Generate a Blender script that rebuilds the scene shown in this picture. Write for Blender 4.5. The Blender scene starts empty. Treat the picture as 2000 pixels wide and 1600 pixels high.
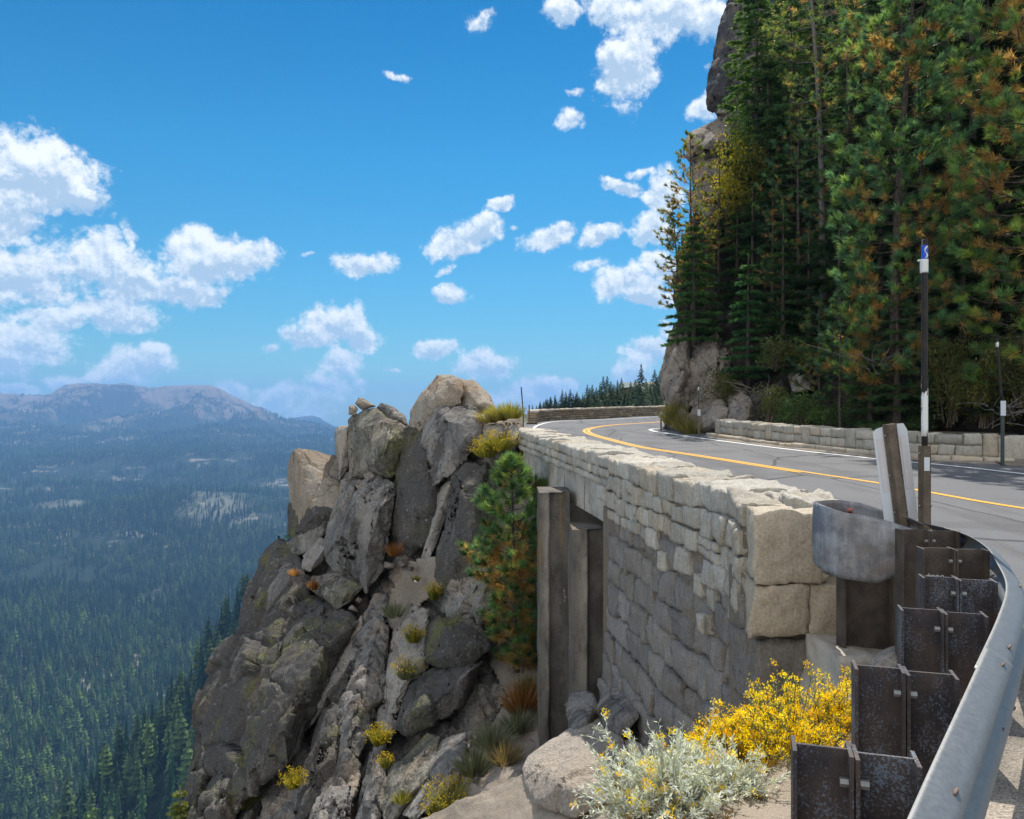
import bpy, bmesh, math, random
import numpy as np
from mathutils import Vector, Matrix
R = math.radians
sc = bpy.context.scene
COL = sc.collection
F = 1556.0                      # focal length in photo pixels (2000 wide)
rng = np.random.default_rng(7)
random.seed(7)

def P(px, py, d):
    return ((px - 1000.0) / F * d, d, (800.0 - py) / F * d)

# ------------------------------------------------------------------ noise (vectorised)
def _hash(ix, iy, iz, seed):
    with np.errstate(over='ignore'):
        n = (ix.astype(np.uint32) * np.uint32(374761393) + iy.astype(np.uint32) * np.uint32(668265263)
             + iz.astype(np.uint32) * np.uint32(2246822519) + np.uint32((seed * 3266489917 + 12345) & 0xffffffff))
        n = (n ^ (n >> np.uint32(13))) * np.uint32(1274126177)
        n = (n ^ (n >> np.uint32(16))) * np.uint32(2654435761)
        n = n ^ (n >> np.uint32(15))
    return n.astype(np.float64) / 4294967295.0

def vnoise(p, seed=0):
    p = np.asarray(p, float)
    i = np.floor(p).astype(np.int64); f = p - i
    u = f * f * f * (f * (f * 6 - 15) + 10)
    out = 0
    for dx in (0, 1):
        wx = u[:, 0] if dx else 1 - u[:, 0]
        for dy in (0, 1):
            wy = u[:, 1] if dy else 1 - u[:, 1]
            for dz in (0, 1):
                wz = u[:, 2] if dz else 1 - u[:, 2]
                out = out + wx * wy * wz * _hash(i[:, 0] + dx, i[:, 1] + dy, i[:, 2] + dz, seed)
    return out * 2 - 1

def fbm(p, octv=4, seed=0, gain=0.5):
    p = np.asarray(p, float); a = 1.0; s = 0; t = 0
    for k in range(octv):
        s = s + a * vnoise(p * (2.03 ** k) + 17.3 * k, seed + k); t += a; a *= gain
    return s / t

def worley(p, seed=0, vec=False):
    """F1, F2 and a random number per nearest cell."""
    p = np.asarray(p, float); i = np.floor(p).astype(np.int64)
    n = len(p); f1 = np.full(n, 9.0); f2 = np.full(n, 9.0); cid = np.zeros(n); vv = np.zeros((n, 3))
    for dx in (-1, 0, 1):
        for dy in (-1, 0, 1):
            for dz in (-1, 0, 1):
                c = i + np.array([dx, dy, dz])
                q = np.stack([_hash(c[:, 0], c[:, 1], c[:, 2], seed + k) for k in (11, 12, 13)], 1) + c
                d = np.sqrt(((q - p) ** 2).sum(1)); r = _hash(c[:, 0], c[:, 1], c[:, 2], seed + 14)
                near = d < f1
                f2 = np.where(near, f1, np.minimum(f2, d)); cid = np.where(near, r, cid); vv = np.where(near[:, None], p - q, vv); f1 = np.where(near, d, f1)
    return (f1, f2, cid, vv) if vec else (f1, f2, cid)

# ------------------------------------------------------------------ object helpers
def tag(o, label=None, cat=None, group=None, kind=None):
    if label: o['label'] = label
    if cat: o['category'] = cat
    if group: o['group'] = group
    if kind: o['kind'] = kind
    return o

def thing(name, label, cat, loc=(0, 0, 0), group=None):
    o = bpy.data.objects.new(name, None); COL.objects.link(o); o.location = loc
    o.empty_display_size = 0.2
    return tag(o, label, cat, group)

def mk(name, V, faces, mat, parent=None, base=None, col=None, smooth=True, mats=None, midx=None):
    """One mesh object from a vertex array and a list of face arrays (each array: faces of one size)."""
    V = np.asarray(V, float)
    if base is None and parent is not None:
        base = tuple(parent.location)
    if base is not None:
        V = V - np.array(base)
    if not isinstance(faces, (list, tuple)): faces = [faces]
    faces = [np.asarray(f, np.int64) for f in faces if len(f)]
    me = bpy.data.meshes.new(name)
    me.vertices.add(len(V)); me.vertices.foreach_set('co', V.astype(np.float32).ravel())
    nl = sum(f.size for f in faces); npol = sum(len(f) for f in faces)
    me.loops.add(nl); me.polygons.add(npol)
    me.loops.foreach_set('vertex_index', np.concatenate([f.ravel() for f in faces]).astype(np.int32))
    starts = []; s = 0
    for f in faces:
        starts.append(s + np.arange(len(f)) * f.shape[1]); s += f.size
    me.polygons.foreach_set('loop_start', np.concatenate(starts).astype(np.int32))
    me.polygons.foreach_set('use_smooth', np.full(npol, smooth, bool))
    if midx is not None: me.polygons.foreach_set('material_index', np.asarray(midx, np.int32))
    if col is not None:
        c = np.asarray(col, float)
        if c.ndim == 1: c = np.stack([c, c, c], 1)
        a = me.attributes.new('tint', 'FLOAT_COLOR', 'POINT')
        a.data.foreach_set('color', np.concatenate([c, np.ones((len(c), 1))], 1).astype(np.float32).ravel())
    me.update(calc_edges=True); me.validate()
    for m in (mats or [mat]): me.materials.append(m)
    o = bpy.data.objects.new(name, me); COL.objects.link(o)
    if parent is not None:
        o.parent = parent
        if base is not None:
            rel = np.array(base) - np.array(wloc(parent)); o.location = rel
    elif base is not None:
        o.location = base
    return o

def wloc(o):
    v = Vector((0, 0, 0))
    while o is not None:
        v += o.location; o = o.parent
    return v

def empty_at(o):  # world location
    return tuple(wloc(o))

class MB:
    """collects shapes into one mesh (world coordinates)"""
    def __init__(s): s.V = []; s.F3 = []; s.F4 = []; s.n = 0; s.C = []
    def add(s, V, f3=None, f4=None, col=(1, 1, 1)):
        V = np.asarray(V, float)
        s.V.append(V)
        if f3 is not None and len(f3): s.F3.append(np.asarray(f3, np.int64) + s.n)
        if f4 is not None and len(f4): s.F4.append(np.asarray(f4, np.int64) + s.n)
        c = np.asarray(col, float)
        if c.ndim == 1: c = np.tile(c, (len(V), 1))
        s.C.append(c); s.n += len(V); return s
    def box(s, c, size, rot=None, col=(1, 1, 1)):
        h = np.array(size) / 2
        V = np.array([[x, y, z] for x in (-1, 1) for y in (-1, 1) for z in (-1, 1)], float) * h
        if rot is not None: V = V @ np.array(rot).T
        V = V + np.array(c)
        f = [(0, 1, 3, 2), (4, 6, 7, 5), (0, 4, 5, 1), (2, 3, 7, 6), (0, 2, 6, 4), (1, 5, 7, 3)]
        return s.add(V, f4=f, col=col)
    def tube(s, pts, rad, n=8, col=(1, 1, 1), cap=True):
        pts = np.asarray(pts, float); m = len(pts)
        rad = np.full(m, rad, float) if np.isscalar(rad) else np.asarray(rad, float)
        t = np.gradient(pts, axis=0); t /= np.linalg.norm(t, axis=1)[:, None] + 1e-9
        ref = np.array([0, 0, 1.0]) if abs(t[:, 2]).mean() < .8 else np.array([1.0, 0, 0])
        a = np.cross(t, ref); a /= np.linalg.norm(a, axis=1)[:, None] + 1e-9
        b = np.cross(t, a)
        th = np.arange(n) / n * 2 * math.pi
        V = (pts[:, None] + rad[:, None, None] * (np.cos(th)[None, :, None] * a[:, None] + np.sin(th)[None, :, None] * b[:, None])).reshape(-1, 3)
        i = np.arange(m - 1)[:, None] * n; j = np.arange(n)[None]
        k = (j + 1) % n
        f4 = np.stack([i + j, i + k, i + n + k, i + n + j], -1).reshape(-1, 4)
        f3 = []
        if cap:
            V = np.concatenate([V, pts[:1], pts[-1:]]); c0 = m * n
            jj = np.arange(n); kk = (jj + 1) % n
            f3 = np.concatenate([np.stack([kk, jj, np.full(n, c0)], 1), np.stack([(m - 1) * n + jj, (m - 1) * n + kk, np.full(n, c0 + 1)], 1)])
        return s.add(V, f3=f3, f4=f4, col=col)
    def merge(s, o):
        V, f, C = o.arrays(); return s.add(V, f3=f[0], f4=f[1], col=C)
    def arrays(s):
        V = np.concatenate(s.V); C = np.concatenate(s.C)
        f3 = np.concatenate(s.F3) if s.F3 else np.zeros((0, 3), int)
        f4 = np.concatenate(s.F4) if s.F4 else np.zeros((0, 4), int)
        return V, [f3, f4], C
    def build(s, name, mat, parent=None, base=None, smooth=True, **k):
        V, f, C = s.arrays()
        return mk(name, V, f, mat, parent, base, col=C, smooth=smooth, **k)

def rotz(a):
    c, s = math.cos(a), math.sin(a); return np.array([[c, -s, 0], [s, c, 0], [0, 0, 1.0]])

def bevel(o, w, seg=2, ang=35):
    m = o.modifiers.new('bevel', 'BEVEL'); m.width = w; m.segments = seg; m.limit_method = 'ANGLE'; m.angle_limit = R(ang)
    return o

# ------------------------------------------------------------------ node helpers
class NT:
    def __init__(s, tree): s.t = tree; s.t.nodes.clear()
    def n(s, typ, **k):
        nd = s.t.nodes.new(typ)
        for a, v in k.items():
            if a == 'inp':
                for kk, vv in v.items(): s.set(nd, kk, vv)
            else: setattr(nd, a, v)
        return nd
    def set(s, nd, key, v):
        sock = nd.inputs[key]
        if isinstance(v, bpy.types.NodeSocket): s.t.links.new(v, sock)
        else:
            if isinstance(v, tuple) and len(v) == 3 and sock.type == 'RGBA': v = v + (1,)
            sock.default_value = v
    def math(s, op, a, b=0.0, c=0.0, clamp=False):
        nd = s.n('ShaderNodeMath', operation=op, use_clamp=clamp)
        s.set(nd, 0, a); s.set(nd, 1, b)
        if len(nd.inputs) > 2: s.set(nd, 2, c)
        return nd.outputs[0]
    def mix(s, f, a, b, blend='MIX'):
        nd = s.n('ShaderNodeMix', data_type='RGBA', blend_type=blend)
        s.set(nd, 0, f); s.set(nd, 6, a); s.set(nd, 7, b); return nd.outputs[2]
    def noise(s, vec, scale, detail=4, rough=.55, dist=0.0, out=0):
        nd = s.n('ShaderNodeTexNoise'); s.set(nd, 'Vector', vec); s.set(nd, 'Scale', scale); s.set(nd, 'Detail', detail); s.set(nd, 'Roughness', rough); s.set(nd, 'Distortion', dist)
        return nd.outputs[out]
    def voro(s, vec, scale, feature='F1', out='Distance', rnd=1.0):
        nd = s.n('ShaderNodeTexVoronoi', feature=feature); s.set(nd, 'Vector', vec); s.set(nd, 'Scale', scale); s.set(nd, 'Randomness', rnd)
        return nd.outputs[out]
    def ramp(s, f, stops, interp='LINEAR'):
        nd = s.n('ShaderNodeValToRGB'); cr = nd.color_ramp; cr.interpolation = interp
        while len(cr.elements) < len(stops): cr.elements.new(.5)
        for e, (p, c) in zip(cr.elements, stops):
            e.position = p; e.color = (c if isinstance(c, tuple) else (c, c, c)) + (1,)
        s.set(nd, 0, f); return nd.outputs[0]
    def smooth(s, x, lo, hi):
        nd = s.n('ShaderNodeMapRange', interpolation_type='SMOOTHSTEP'); s.set(nd, 0, x); s.set(nd, 1, lo); s.set(nd, 2, hi); return nd.outputs[0]
    def mapping(s, vec, scale=(1, 1, 1), rot=(0, 0, 0), loc=(0, 0, 0), typ='POINT'):
        nd = s.n('ShaderNodeMapping', vector_type=typ); s.set(nd, 'Vector', vec); s.set(nd, 'Scale', scale); s.set(nd, 'Rotation', rot); s.set(nd, 'Location', loc); return nd.outputs[0]
    def obj(s): return s.n('ShaderNodeTexCoord').outputs['Object']
    def pos(s): return s.n('ShaderNodeNewGeometry').outputs['Position']
    def tint(s): return s.n('ShaderNodeAttribute', attribute_name='tint').outputs['Color']
    def bump(s, h, strength=.5, dist=.05):
        nd = s.n('ShaderNodeBump'); s.set(nd, 'Height', h); s.set(nd, 'Strength', strength); s.set(nd, 'Distance', dist); return nd.outputs[0]
    def pbr(s, color, rough=.85, normal=None, metal=0.0, spec=.3):
        nd = s.n('ShaderNodeBsdfPrincipled'); s.set(nd, 'Base Color', color); s.set(nd, 'Roughness', rough); s.set(nd, 'Metallic', metal); s.set(nd, 'Specular IOR Level', spec)
        if normal is not None: s.set(nd, 'Normal', normal)
        return nd.outputs[0]
    def out(s, sh):
        o = s.n('ShaderNodeOutputMaterial'); s.t.links.new(sh, o.inputs[0])

def material(name):
    m = bpy.data.materials.new(name); m.use_nodes = True
    return m, NT(m.node_tree)
# ------------------------------------------------------------------ materials
def rock_mat(name, base=(.30, .27, .24), pale=(.42, .39, .35), dark=(.075, .07, .065), moss=(.17, .17, .045), dark_amt=.5, moss_amt=.35, warm=(.36, .25, .15), sc_=1.0, grain=1.0, crk_amt=.5):
    m, t = material(name); p = t.pos()
    big = t.noise(p, .55 * sc_, 5, .6, .3); mid = t.noise(p, 2.6 * sc_, 6, .65); fine = t.noise(p, 26 * sc_, 4, .7)
    c = t.mix(t.smooth(big, .42, .58), base, pale)
    c = t.mix(t.math('MULTIPLY', t.smooth(t.noise(t.mapping(p, (1, 1, 1), loc=(9, 3, 1)), .9 * sc_, 4), .52, .66), .42), c, warm)
    # lichen: dark crust in vertical runs and clouds of spots
    run = t.noise(t.mapping(p, (1.5, 1.5, .38), (0, R(12), 0)), 1.1 * sc_, 6, .68)
    spot = t.noise(p, 9 * sc_, 5, .72)
    dk = t.math('ADD', t.math('MULTIPLY', run, .62), t.math('MULTIPLY', spot, .42))
    lo = .66 - .22 * dark_amt
    dm = t.smooth(dk, lo - .03, lo + .09)
    c = t.mix(t.math('MULTIPLY', dm, .82), c, dark)
    mo = t.math('ADD', t.math('MULTIPLY', t.noise(t.mapping(p, (1, 1, .6), loc=(4, 8, 2)), .8 * sc_, 5, .6), .6), t.math('MULTIPLY', t.noise(p, 14 * sc_, 4, .7), .4))
    c = t.mix(t.math('MULTIPLY', t.smooth(mo, .64 - .14 * moss_amt, .74 - .14 * moss_amt), .75), c, moss)
    # pale crustose lichen spots and mineral grain
    vs = t.voro(p, 7 * sc_); c = t.mix(t.math('MULTIPLY', t.math('MULTIPLY', t.smooth(vs, .22, .12), t.smooth(mid, .5, .62)), .6), c, (.48, .47, .43))
    vw = t.voro(p, 16 * sc_); c = t.mix(t.math('MULTIPLY', t.math('MULTIPLY', t.smooth(vw, .2, .1), dm), .45), c, (.34, .34, .32))
    c = t.mix(.8, c, t.ramp(fine, [(.3, .3), (.5, .5), (.7, .74)]), 'OVERLAY')
    gr = t.noise(p, 160 * grain, 2, .8); c = t.mix(.3, c, t.ramp(gr, [(.32, .2), (.68, .8)]), 'OVERLAY')
    crk = t.voro(t.mapping(t.mix(.12, p, t.noise(p, 1.5, 3, out=1), 'ADD'), (1, 1, .55), (R(18), R(28), 0)), .85 * sc_, 'DISTANCE_TO_EDGE')
    ck = t.smooth(crk, .0, .014)
    c = t.mix(t.math('MULTIPLY', t.math('MULTIPLY', t.math('SUBTRACT', 1, ck), t.smooth(t.noise(p, .7 * sc_, 3), .5, .58)), crk_amt), c, (.05, .045, .04))
    h = t.math('ADD', t.math('ADD', t.math('MULTIPLY', mid, .9), t.math('MULTIPLY', spot, .45)), t.math('ADD', t.math('MULTIPLY', fine, .22), t.math('MULTIPLY', t.math('MULTIPLY', ck, crk_amt), .3)))
    t.out(t.pbr(c, .92, t.bump(h, .85, .14), spec=.15)); return m

def stone_mat(name, a, b, dirt, sc_=1.0, streak=.5, bumpd=.03):
    m, t = material(name); p = t.pos(); ti = t.tint()
    n1 = t.noise(p, 5 * sc_, 6, .65); n2 = t.noise(p, 42 * sc_, 5, .72); n3 = t.noise(p, 170 * sc_, 2, .8)
    st = t.noise(t.mapping(p, (1, 1, .16)), 22 * sc_, 4, .65)
    c = t.mix(n1, a, b); c = t.mix(1, c, ti, 'MULTIPLY')
    c = t.mix(t.math('MULTIPLY', t.smooth(t.noise(t.mapping(p, loc=(3, 5, 7)), 2.3 * sc_, 6, .7), .52, .7), .6), c, dirt)
    c = t.mix(.75 * streak, c, t.ramp(st, [(.3, .32), (.52, .5), (.7, .66)]), 'OVERLAY')
    c = t.mix(.6, c, t.ramp(n2, [(.28, .25), (.5, .5), (.72, .75)]), 'OVERLAY')
    c = t.mix(.4, c, t.ramp(n3, [(.25, .2), (.75, .8)]), 'OVERLAY')
    h = t.math('ADD', t.math('ADD', t.math('MULTIPLY', n1, .7), t.math('MULTIPLY', n2, .5)), t.math('ADD', t.math('MULTIPLY', st, .5), t.math('MULTIPLY', n3, .12)))
    t.out(t.pbr(c, .93, t.bump(h, .9, bumpd), spec=.12)); return m

def simple_mat(name, col, rough=.6, metal=0.0, var=.25, vs=8.0, bumps=.15, bd=.01, spec=.3, grunge=None, gs=3.0, gamt=.5):
    m, t = material(name); p = t.pos()
    n = t.noise(p, vs, 5, .65)
    c = t.mix(var, col, t.ramp(n, [(.3, .25), (.7, .75)]), 'OVERLAY')
    if grunge: c = t.mix(t.math('MULTIPLY', t.smooth(t.noise(p, gs, 6, .7), .46, .64), gamt), c, grunge)
    t.out(t.pbr(c, rough, t.bump(n, bumps, bd), metal, spec)); return m

def leaf_mat(name, trans=.35, rough=.55, gain=1.0, spec=.3):
    m, t = material(name); c = t.tint()
    if gain != 1: c = t.mix(1, c, (gain, gain, gain), 'MULTIPLY')
    b = t.pbr(c, rough, spec=spec)
    tr = t.n('ShaderNodeBsdfTranslucent'); t.set(tr, 0, t.mix(1, c, (1.4, 1.35, .8), 'MULTIPLY'))
    mx = t.n('ShaderNodeMixShader'); t.set(mx, 0, trans); t.t.links.new(b, mx.inputs[1]); t.t.links.new(tr.outputs[0], mx.inputs[2])
    t.out(mx.outputs[0]); return m

def bark_mat(name, a, b):
    m, t = material(name); p = t.pos()
    v = t.noise(t.mapping(p, (1, 1, .25)), 18, 5, .7); c = t.mix(t.smooth(v, .35, .65), a, b)
    t.out(t.pbr(c, .95, t.bump(v, .9, .03), spec=.1)); return m

M = {}
M['rock'] = rock_mat('granite', base=(.195, .182, .168), pale=(.31, .285, .255), dark_amt=.7, moss_amt=.55)
M['rock_dark'] = rock_mat('dark lichened granite', base=(.14, .128, .115), pale=(.21, .19, .17), dark_amt=1.15, moss_amt=.75)
M['rock_pale'] = rock_mat('pale granite', base=(.29, .265, .235), pale=(.38, .345, .30), dark_amt=.3, moss_amt=.3)
M['rock_tan'] = rock_mat('tan granite', base=(.28, .225, .17), pale=(.37, .32, .26), dark_amt=.35, moss_amt=.2, warm=(.40, .24, .12))
M['rock_moss'] = rock_mat('mossy granite', base=(.20, .19, .155), pale=(.28, .26, .21), dark_amt=.75, moss_amt=1.0)
M['boulder'] = rock_mat('smooth dusty granite', base=(.34, .29, .24), pale=(.41, .36, .30), dark_amt=-.2, moss_amt=-.6, crk_amt=0.0, warm=(.36, .29, .22))
M['cliff'] = rock_mat('cliff rock', base=(.25, .205, .165), pale=(.34, .29, .24), dark_amt=.5, moss_amt=.25, sc_=.55)
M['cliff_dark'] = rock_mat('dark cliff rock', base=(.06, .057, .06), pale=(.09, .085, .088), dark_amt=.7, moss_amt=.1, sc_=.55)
M['stone_cream'] = stone_mat('cream wall stone', (.425, .39, .33), (.55, .515, .445), (.29, .22, .15), streak=.65)  # cream is this stone's own colour, paler than the grey wall
M['stone_grey'] = stone_mat('grey wall stone', (.235, .215, .195), (.315, .293, .265), (.20, .165, .125), streak=.7, bumpd=.04)
M['stone_block'] = stone_mat('cut granite block', (.44, .375, .285), (.53, .46, .36), (.30, .22, .14), streak=.15, bumpd=.02)
M['stone_far'] = stone_mat('far wall stone', (.36, .29, .21), (.43, .36, .27), (.25, .17, .1), streak=.2)
M['mortar'] = simple_mat('mortar', (.20, .165, .125), .95, var=.5, vs=20, bumps=.6, bd=.02, spec=.1)
M['concrete'] = simple_mat('concrete', (.44, .40, .34), .9, var=.4, vs=5, bumps=.3, bd=.01, spec=.15, grunge=(.16, .13, .09), gs=2.2, gamt=.5)

def pier_mat():
    m, t = material('stained concrete'); p = t.pos()
    st = t.noise(t.mapping(p, (1, 1, .45)), 2.6, 6, .7); n = t.noise(p, 9, 5, .7); f = t.noise(p, 60, 3, .7)
    c = t.mix(t.smooth(st, .38, .62), (.085, .076, .066), (.165, .15, .128))
    c = t.mix(t.math('MULTIPLY', t.smooth(t.noise(t.mapping(p, (1.3, 1.3, .1), loc=(2, 7, 0)), 3, 4), .57, .68), .7), c, (.26, .155, .06))
    c = t.mix(t.math('MULTIPLY', t.smooth(t.noise(t.mapping(p, (1, 1, .3), loc=(5, 1, 3)), 6, 5, .7), .66, .7), .7), c, (.42, .40, .36))
    c = t.mix(1, c, t.tint(), 'MULTIPLY'); c = t.mix(.5, c, t.ramp(f, [(.3, .3), (.7, .7)]), 'OVERLAY')
    t.out(t.pbr(c, .92, t.bump(t.math('ADD', n, f), .5, .015), spec=.15)); return m
M['pier'] = pier_mat()

def asphalt():
    m, t = material('asphalt'); p = t.pos()
    n = t.noise(p, 150, 2, .8); w = t.noise(p, .5, 5, .6); s = t.noise(t.mapping(p, (1.0, .16, 1), (0, 0, R(12))), 1.3, 5, .6)
    c = t.mix(w, (.115, .115, .119), (.165, .164, .167)); c = t.mix(t.math('MULTIPLY', t.smooth(s, .5, .62), .5), c, (.082, .08, .082))
    pt = t.noise(t.mapping(p, (.35, .9, 1), (0, 0, R(-14)), loc=(3, 1, 0)), .55, 3, .5); c = t.mix(t.math('MULTIPLY', t.smooth(pt, .56, .575), .4), c, (.085, .083, .084))
    c = t.mix(.7, c, t.ramp(n, [(.3, .18), (.5, .5), (.72, .86)]), 'OVERLAY')
    ck = t.voro(t.mapping(t.mix(.2, p, t.noise(p, 1.2, 4, out=1), 'ADD'), (.5, .22, .5)), .9, 'DISTANCE_TO_EDGE')
    c = t.mix(t.math('MULTIPLY', t.smooth(ck, .016, .005), .75), c, (.03, .03, .03))
    t.out(t.pbr(c, .85, t.bump(n, .5, .006), spec=.25)); return m
M['asphalt'] = asphalt()

def paint(name, col):
    m, t = material(name); p = t.pos(); w = t.noise(p, 7, 6, .75); n = t.noise(p, 150, 2, .8)
    f = t.smooth(t.math('ADD', t.math('MULTIPLY', w, .7), t.math('MULTIPLY', n, .3)), .60, .68)
    c = t.mix(t.math('MULTIPLY', f, .75), col, (.11, .105, .1)); c = t.mix(.3, c, t.ramp(n, [(.3, .25), (.7, .75)]), 'OVERLAY')
    t.out(t.pbr(c, .7, spec=.3)); return m
M['yellow'] = paint('yellow road paint', (.72, .36, .03)); M['white'] = paint('white road paint', (.72, .72, .70))

def sand():
    m, t = material('sandy dirt'); p = t.pos()
    n = t.noise(p, 130, 3, .8); w = t.noise(p, 1.6, 6, .65); v = t.voro(p, 55)
    c = t.mix(w, (.30, .24, .18), (.42, .36, .285)); c = t.mix(.6, c, t.ramp(n, [(.28, .12), (.5, .5), (.7, .85)]), 'OVERLAY')
    c = t.mix(t.math('MULTIPLY', t.smooth(v, .25, .12), .4), c, (.2, .17, .14))
    t.out(t.pbr(c, .95, t.bump(t.math('ADD', n, t.math('MULTIPLY', v, .8)), .8, .012), spec=.12)); return m
M['sand'] = sand()

def shoulder_gravel():
    m, t = material('shoulder gravel'); p = t.pos()
    n = t.noise(p, 95, 3, .8); v = t.voro(p, 70)
    c = t.mix(t.smooth(t.noise(p, 1.2, 5, .6), .4, .6), (.21, .185, .155), (.40, .34, .27)); c = t.mix(.75, c, t.ramp(n, [(.3, .1), (.5, .5), (.7, .9)]), 'OVERLAY')
    t.out(t.pbr(c, .95, t.bump(t.math('ADD', n, v), .8, .01), spec=.12)); return m
M['gravel'] = shoulder_gravel()

def dirt_slope():
    m, t = material('scree and dirt'); p = t.pos()
    w = t.noise(p, .8, 6, .65); n = t.noise(p, 30, 4, .75); f = t.noise(p, 140, 2, .8)
    c = t.mix(t.smooth(w, .35, .65), (.27, .22, .17), (.36, .31, .26)); c = t.mix(.6, c, t.ramp(n, [(.3, .2), (.7, .8)]), 'OVERLAY'); c = t.mix(.35, c, t.ramp(f, [(.3, .2), (.7, .8)]), 'OVERLAY')
    t.out(t.pbr(c, .95, t.bump(n, .8, .05), spec=.1)); return m
M['dirt'] = dirt_slope()

def hill_mat():
    m, t = material('wooded hillside soil'); p = t.pos()
    w = t.noise(p, .35, 6, .65); n = t.noise(p, 5, 5, .75)
    c = t.mix(t.smooth(w, .42, .6), (.055, .045, .032), (.12, .10, .085)); c = t.mix(.6, c, t.ramp(n, [(.3, .2), (.7, .8)]), 'OVERLAY')
    t.out(t.pbr(c, .95, t.bump(n, .8, .3), spec=.1)); return m
M['hill'] = hill_mat()

def galv():
    m, t = material('galvanised steel'); p = t.pos()
    n = t.noise(t.mapping(p, (1, 1, 6)), 8, 6, .7); f = t.noise(p, 60, 4, .7); v = t.voro(p, 60)
    c = t.mix(n, (.17, .175, .175), (.27, .275, .27)); c = t.mix(.35, c, t.ramp(f, [(.3, .3), (.7, .7)]), 'OVERLAY')
    c = t.mix(t.math('MULTIPLY', t.smooth(t.noise(p, 3, 6, .7), .6, .7), .35), c, (.30, .24, .18))
    t.out(t.pbr(c, t.math('ADD', .42, t.math('MULTIPLY', f, .2)), t.bump(f, .12, .004), .55, .4)); return m
M['galv'] = galv()

def weather_steel(name, a, b, fleck, famt):
    m, t = material(name); p = t.pos()
    n = t.noise(p, 6, 6, .7); v = t.noise(p, 130, 3, .75); q = t.noise(t.mapping(p, (1, 1, .7)), 7, 4, .6); r = t.noise(p, 160, 2, .8)
    c = t.mix(t.smooth(n, .35, .65), a, b)
    fl = t.smooth(t.math('ADD', t.math('MULTIPLY', v, .62), t.math('MULTIPLY', q, .42)), .545, .625)
    c = t.mix(t.math('MULTIPLY', fl, famt), c, fleck); c = t.mix(.3, c, t.ramp(r, [(.3, .2), (.7, .8)]), 'OVERLAY')
    t.out(t.pbr(c, .7, t.bump(v, .25, .004), .0, .35)); return m
M['post'] = weather_steel('dark weathered steel', (.038, .033, .038), (.08, .06, .052), (.21, .26, .33), .62)
M['post_brown'] = weather_steel('brown weathered steel', (.055, .042, .036), (.10, .078, .062), (.17, .14, .11), .4)
M['channel'] = weather_steel('brown steel channel', (.10, .075, .055), (.17, .135, .10), (.22, .18, .13), .5)
def nose_mat():
    m, t = material('streaked galvanised sheet'); p = t.pos()
    st = t.noise(t.mapping(p, (1, 1, .08)), 26, 5, .7); n = t.noise(p, 5, 6, .7); f = t.noise(p, 90, 3, .7)
    c = t.mix(t.smooth(n, .38, .62), (.17, .175, .19), (.31, .315, .325)); c = t.mix(t.math('MULTIPLY', t.smooth(t.noise(p, 2.6, 5, .7), .48, .62), .6), c, (.19, .15, .13))
    c = t.mix(.6, c, t.ramp(st, [(.3, .3), (.7, .72)]), 'OVERLAY'); c = t.mix(t.math('MULTIPLY', t.smooth(f, .62, .7), .35), c, (.5, .52, .55))
    t.out(t.pbr(c, .55, t.bump(f, .15, .004), .35, .4)); return m
M['nose'] = nose_mat()
M['panel'] = simple_mat('grey white reflector panel', (.62, .65, .68), .4, var=.15, vs=6, bumps=.02)
M['panel_edge'] = simple_mat('pinkish sheeting', (.62, .58, .585), .5, var=.1, vs=20, bumps=.0)
M['bolt'] = simple_mat('zinc bolt', (.27, .27, .26), .45, .6, var=.3, vs=60)
M['rust'] = simple_mat('rusty bolt', (.13, .11, .10), .7, .3, var=.5, vs=50, grunge=(.33, .16, .06), gs=30)
M['black'] = simple_mat('dark pole paint', (.018, .013, .011), .5, var=.3, vs=12, grunge=(.05, .035, .025), gs=9)
M['whitepaint'] = simple_mat('chipped white paint', (.72, .72, .69), .5, var=.15, vs=14)
M['blue'] = simple_mat('blue sticker', (.02, .10, .55), .4, var=.1)
M['red'] = simple_mat('red sticker', (.34, .12, .10), .6, var=.2)
M['scribble'] = simple_mat('white marker', (.75, .75, .75), .6, var=.1)
M['slat'] = simple_mat('dark green post', (.06, .075, .07), .6, .2, var=.3)
M['needle'] = leaf_mat('pine needles', .55, .6, spec=.25)
M['fir'] = leaf_mat('fir needles', .4, .6, spec=.2)
M['leaf'] = leaf_mat('shrub leaves', .4, .5)
M['flower'] = leaf_mat('yellow petals', .45, .6, spec=.1)
M['silver'] = leaf_mat('silvery leaves', .25, .6, spec=.2)
M['far_tree'] = leaf_mat('distant conifer foliage', .12, .7, spec=.1)
M['bark'] = bark_mat('bark', (.055, .042, .034), (.14, .115, .095))
M['twig'] = bark_mat('dry twigs', (.10, .075, .05), (.22, .17, .12))
M['bark_grey'] = bark_mat('grey bark', (.12, .105, .095), (.25, .225, .205))
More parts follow.
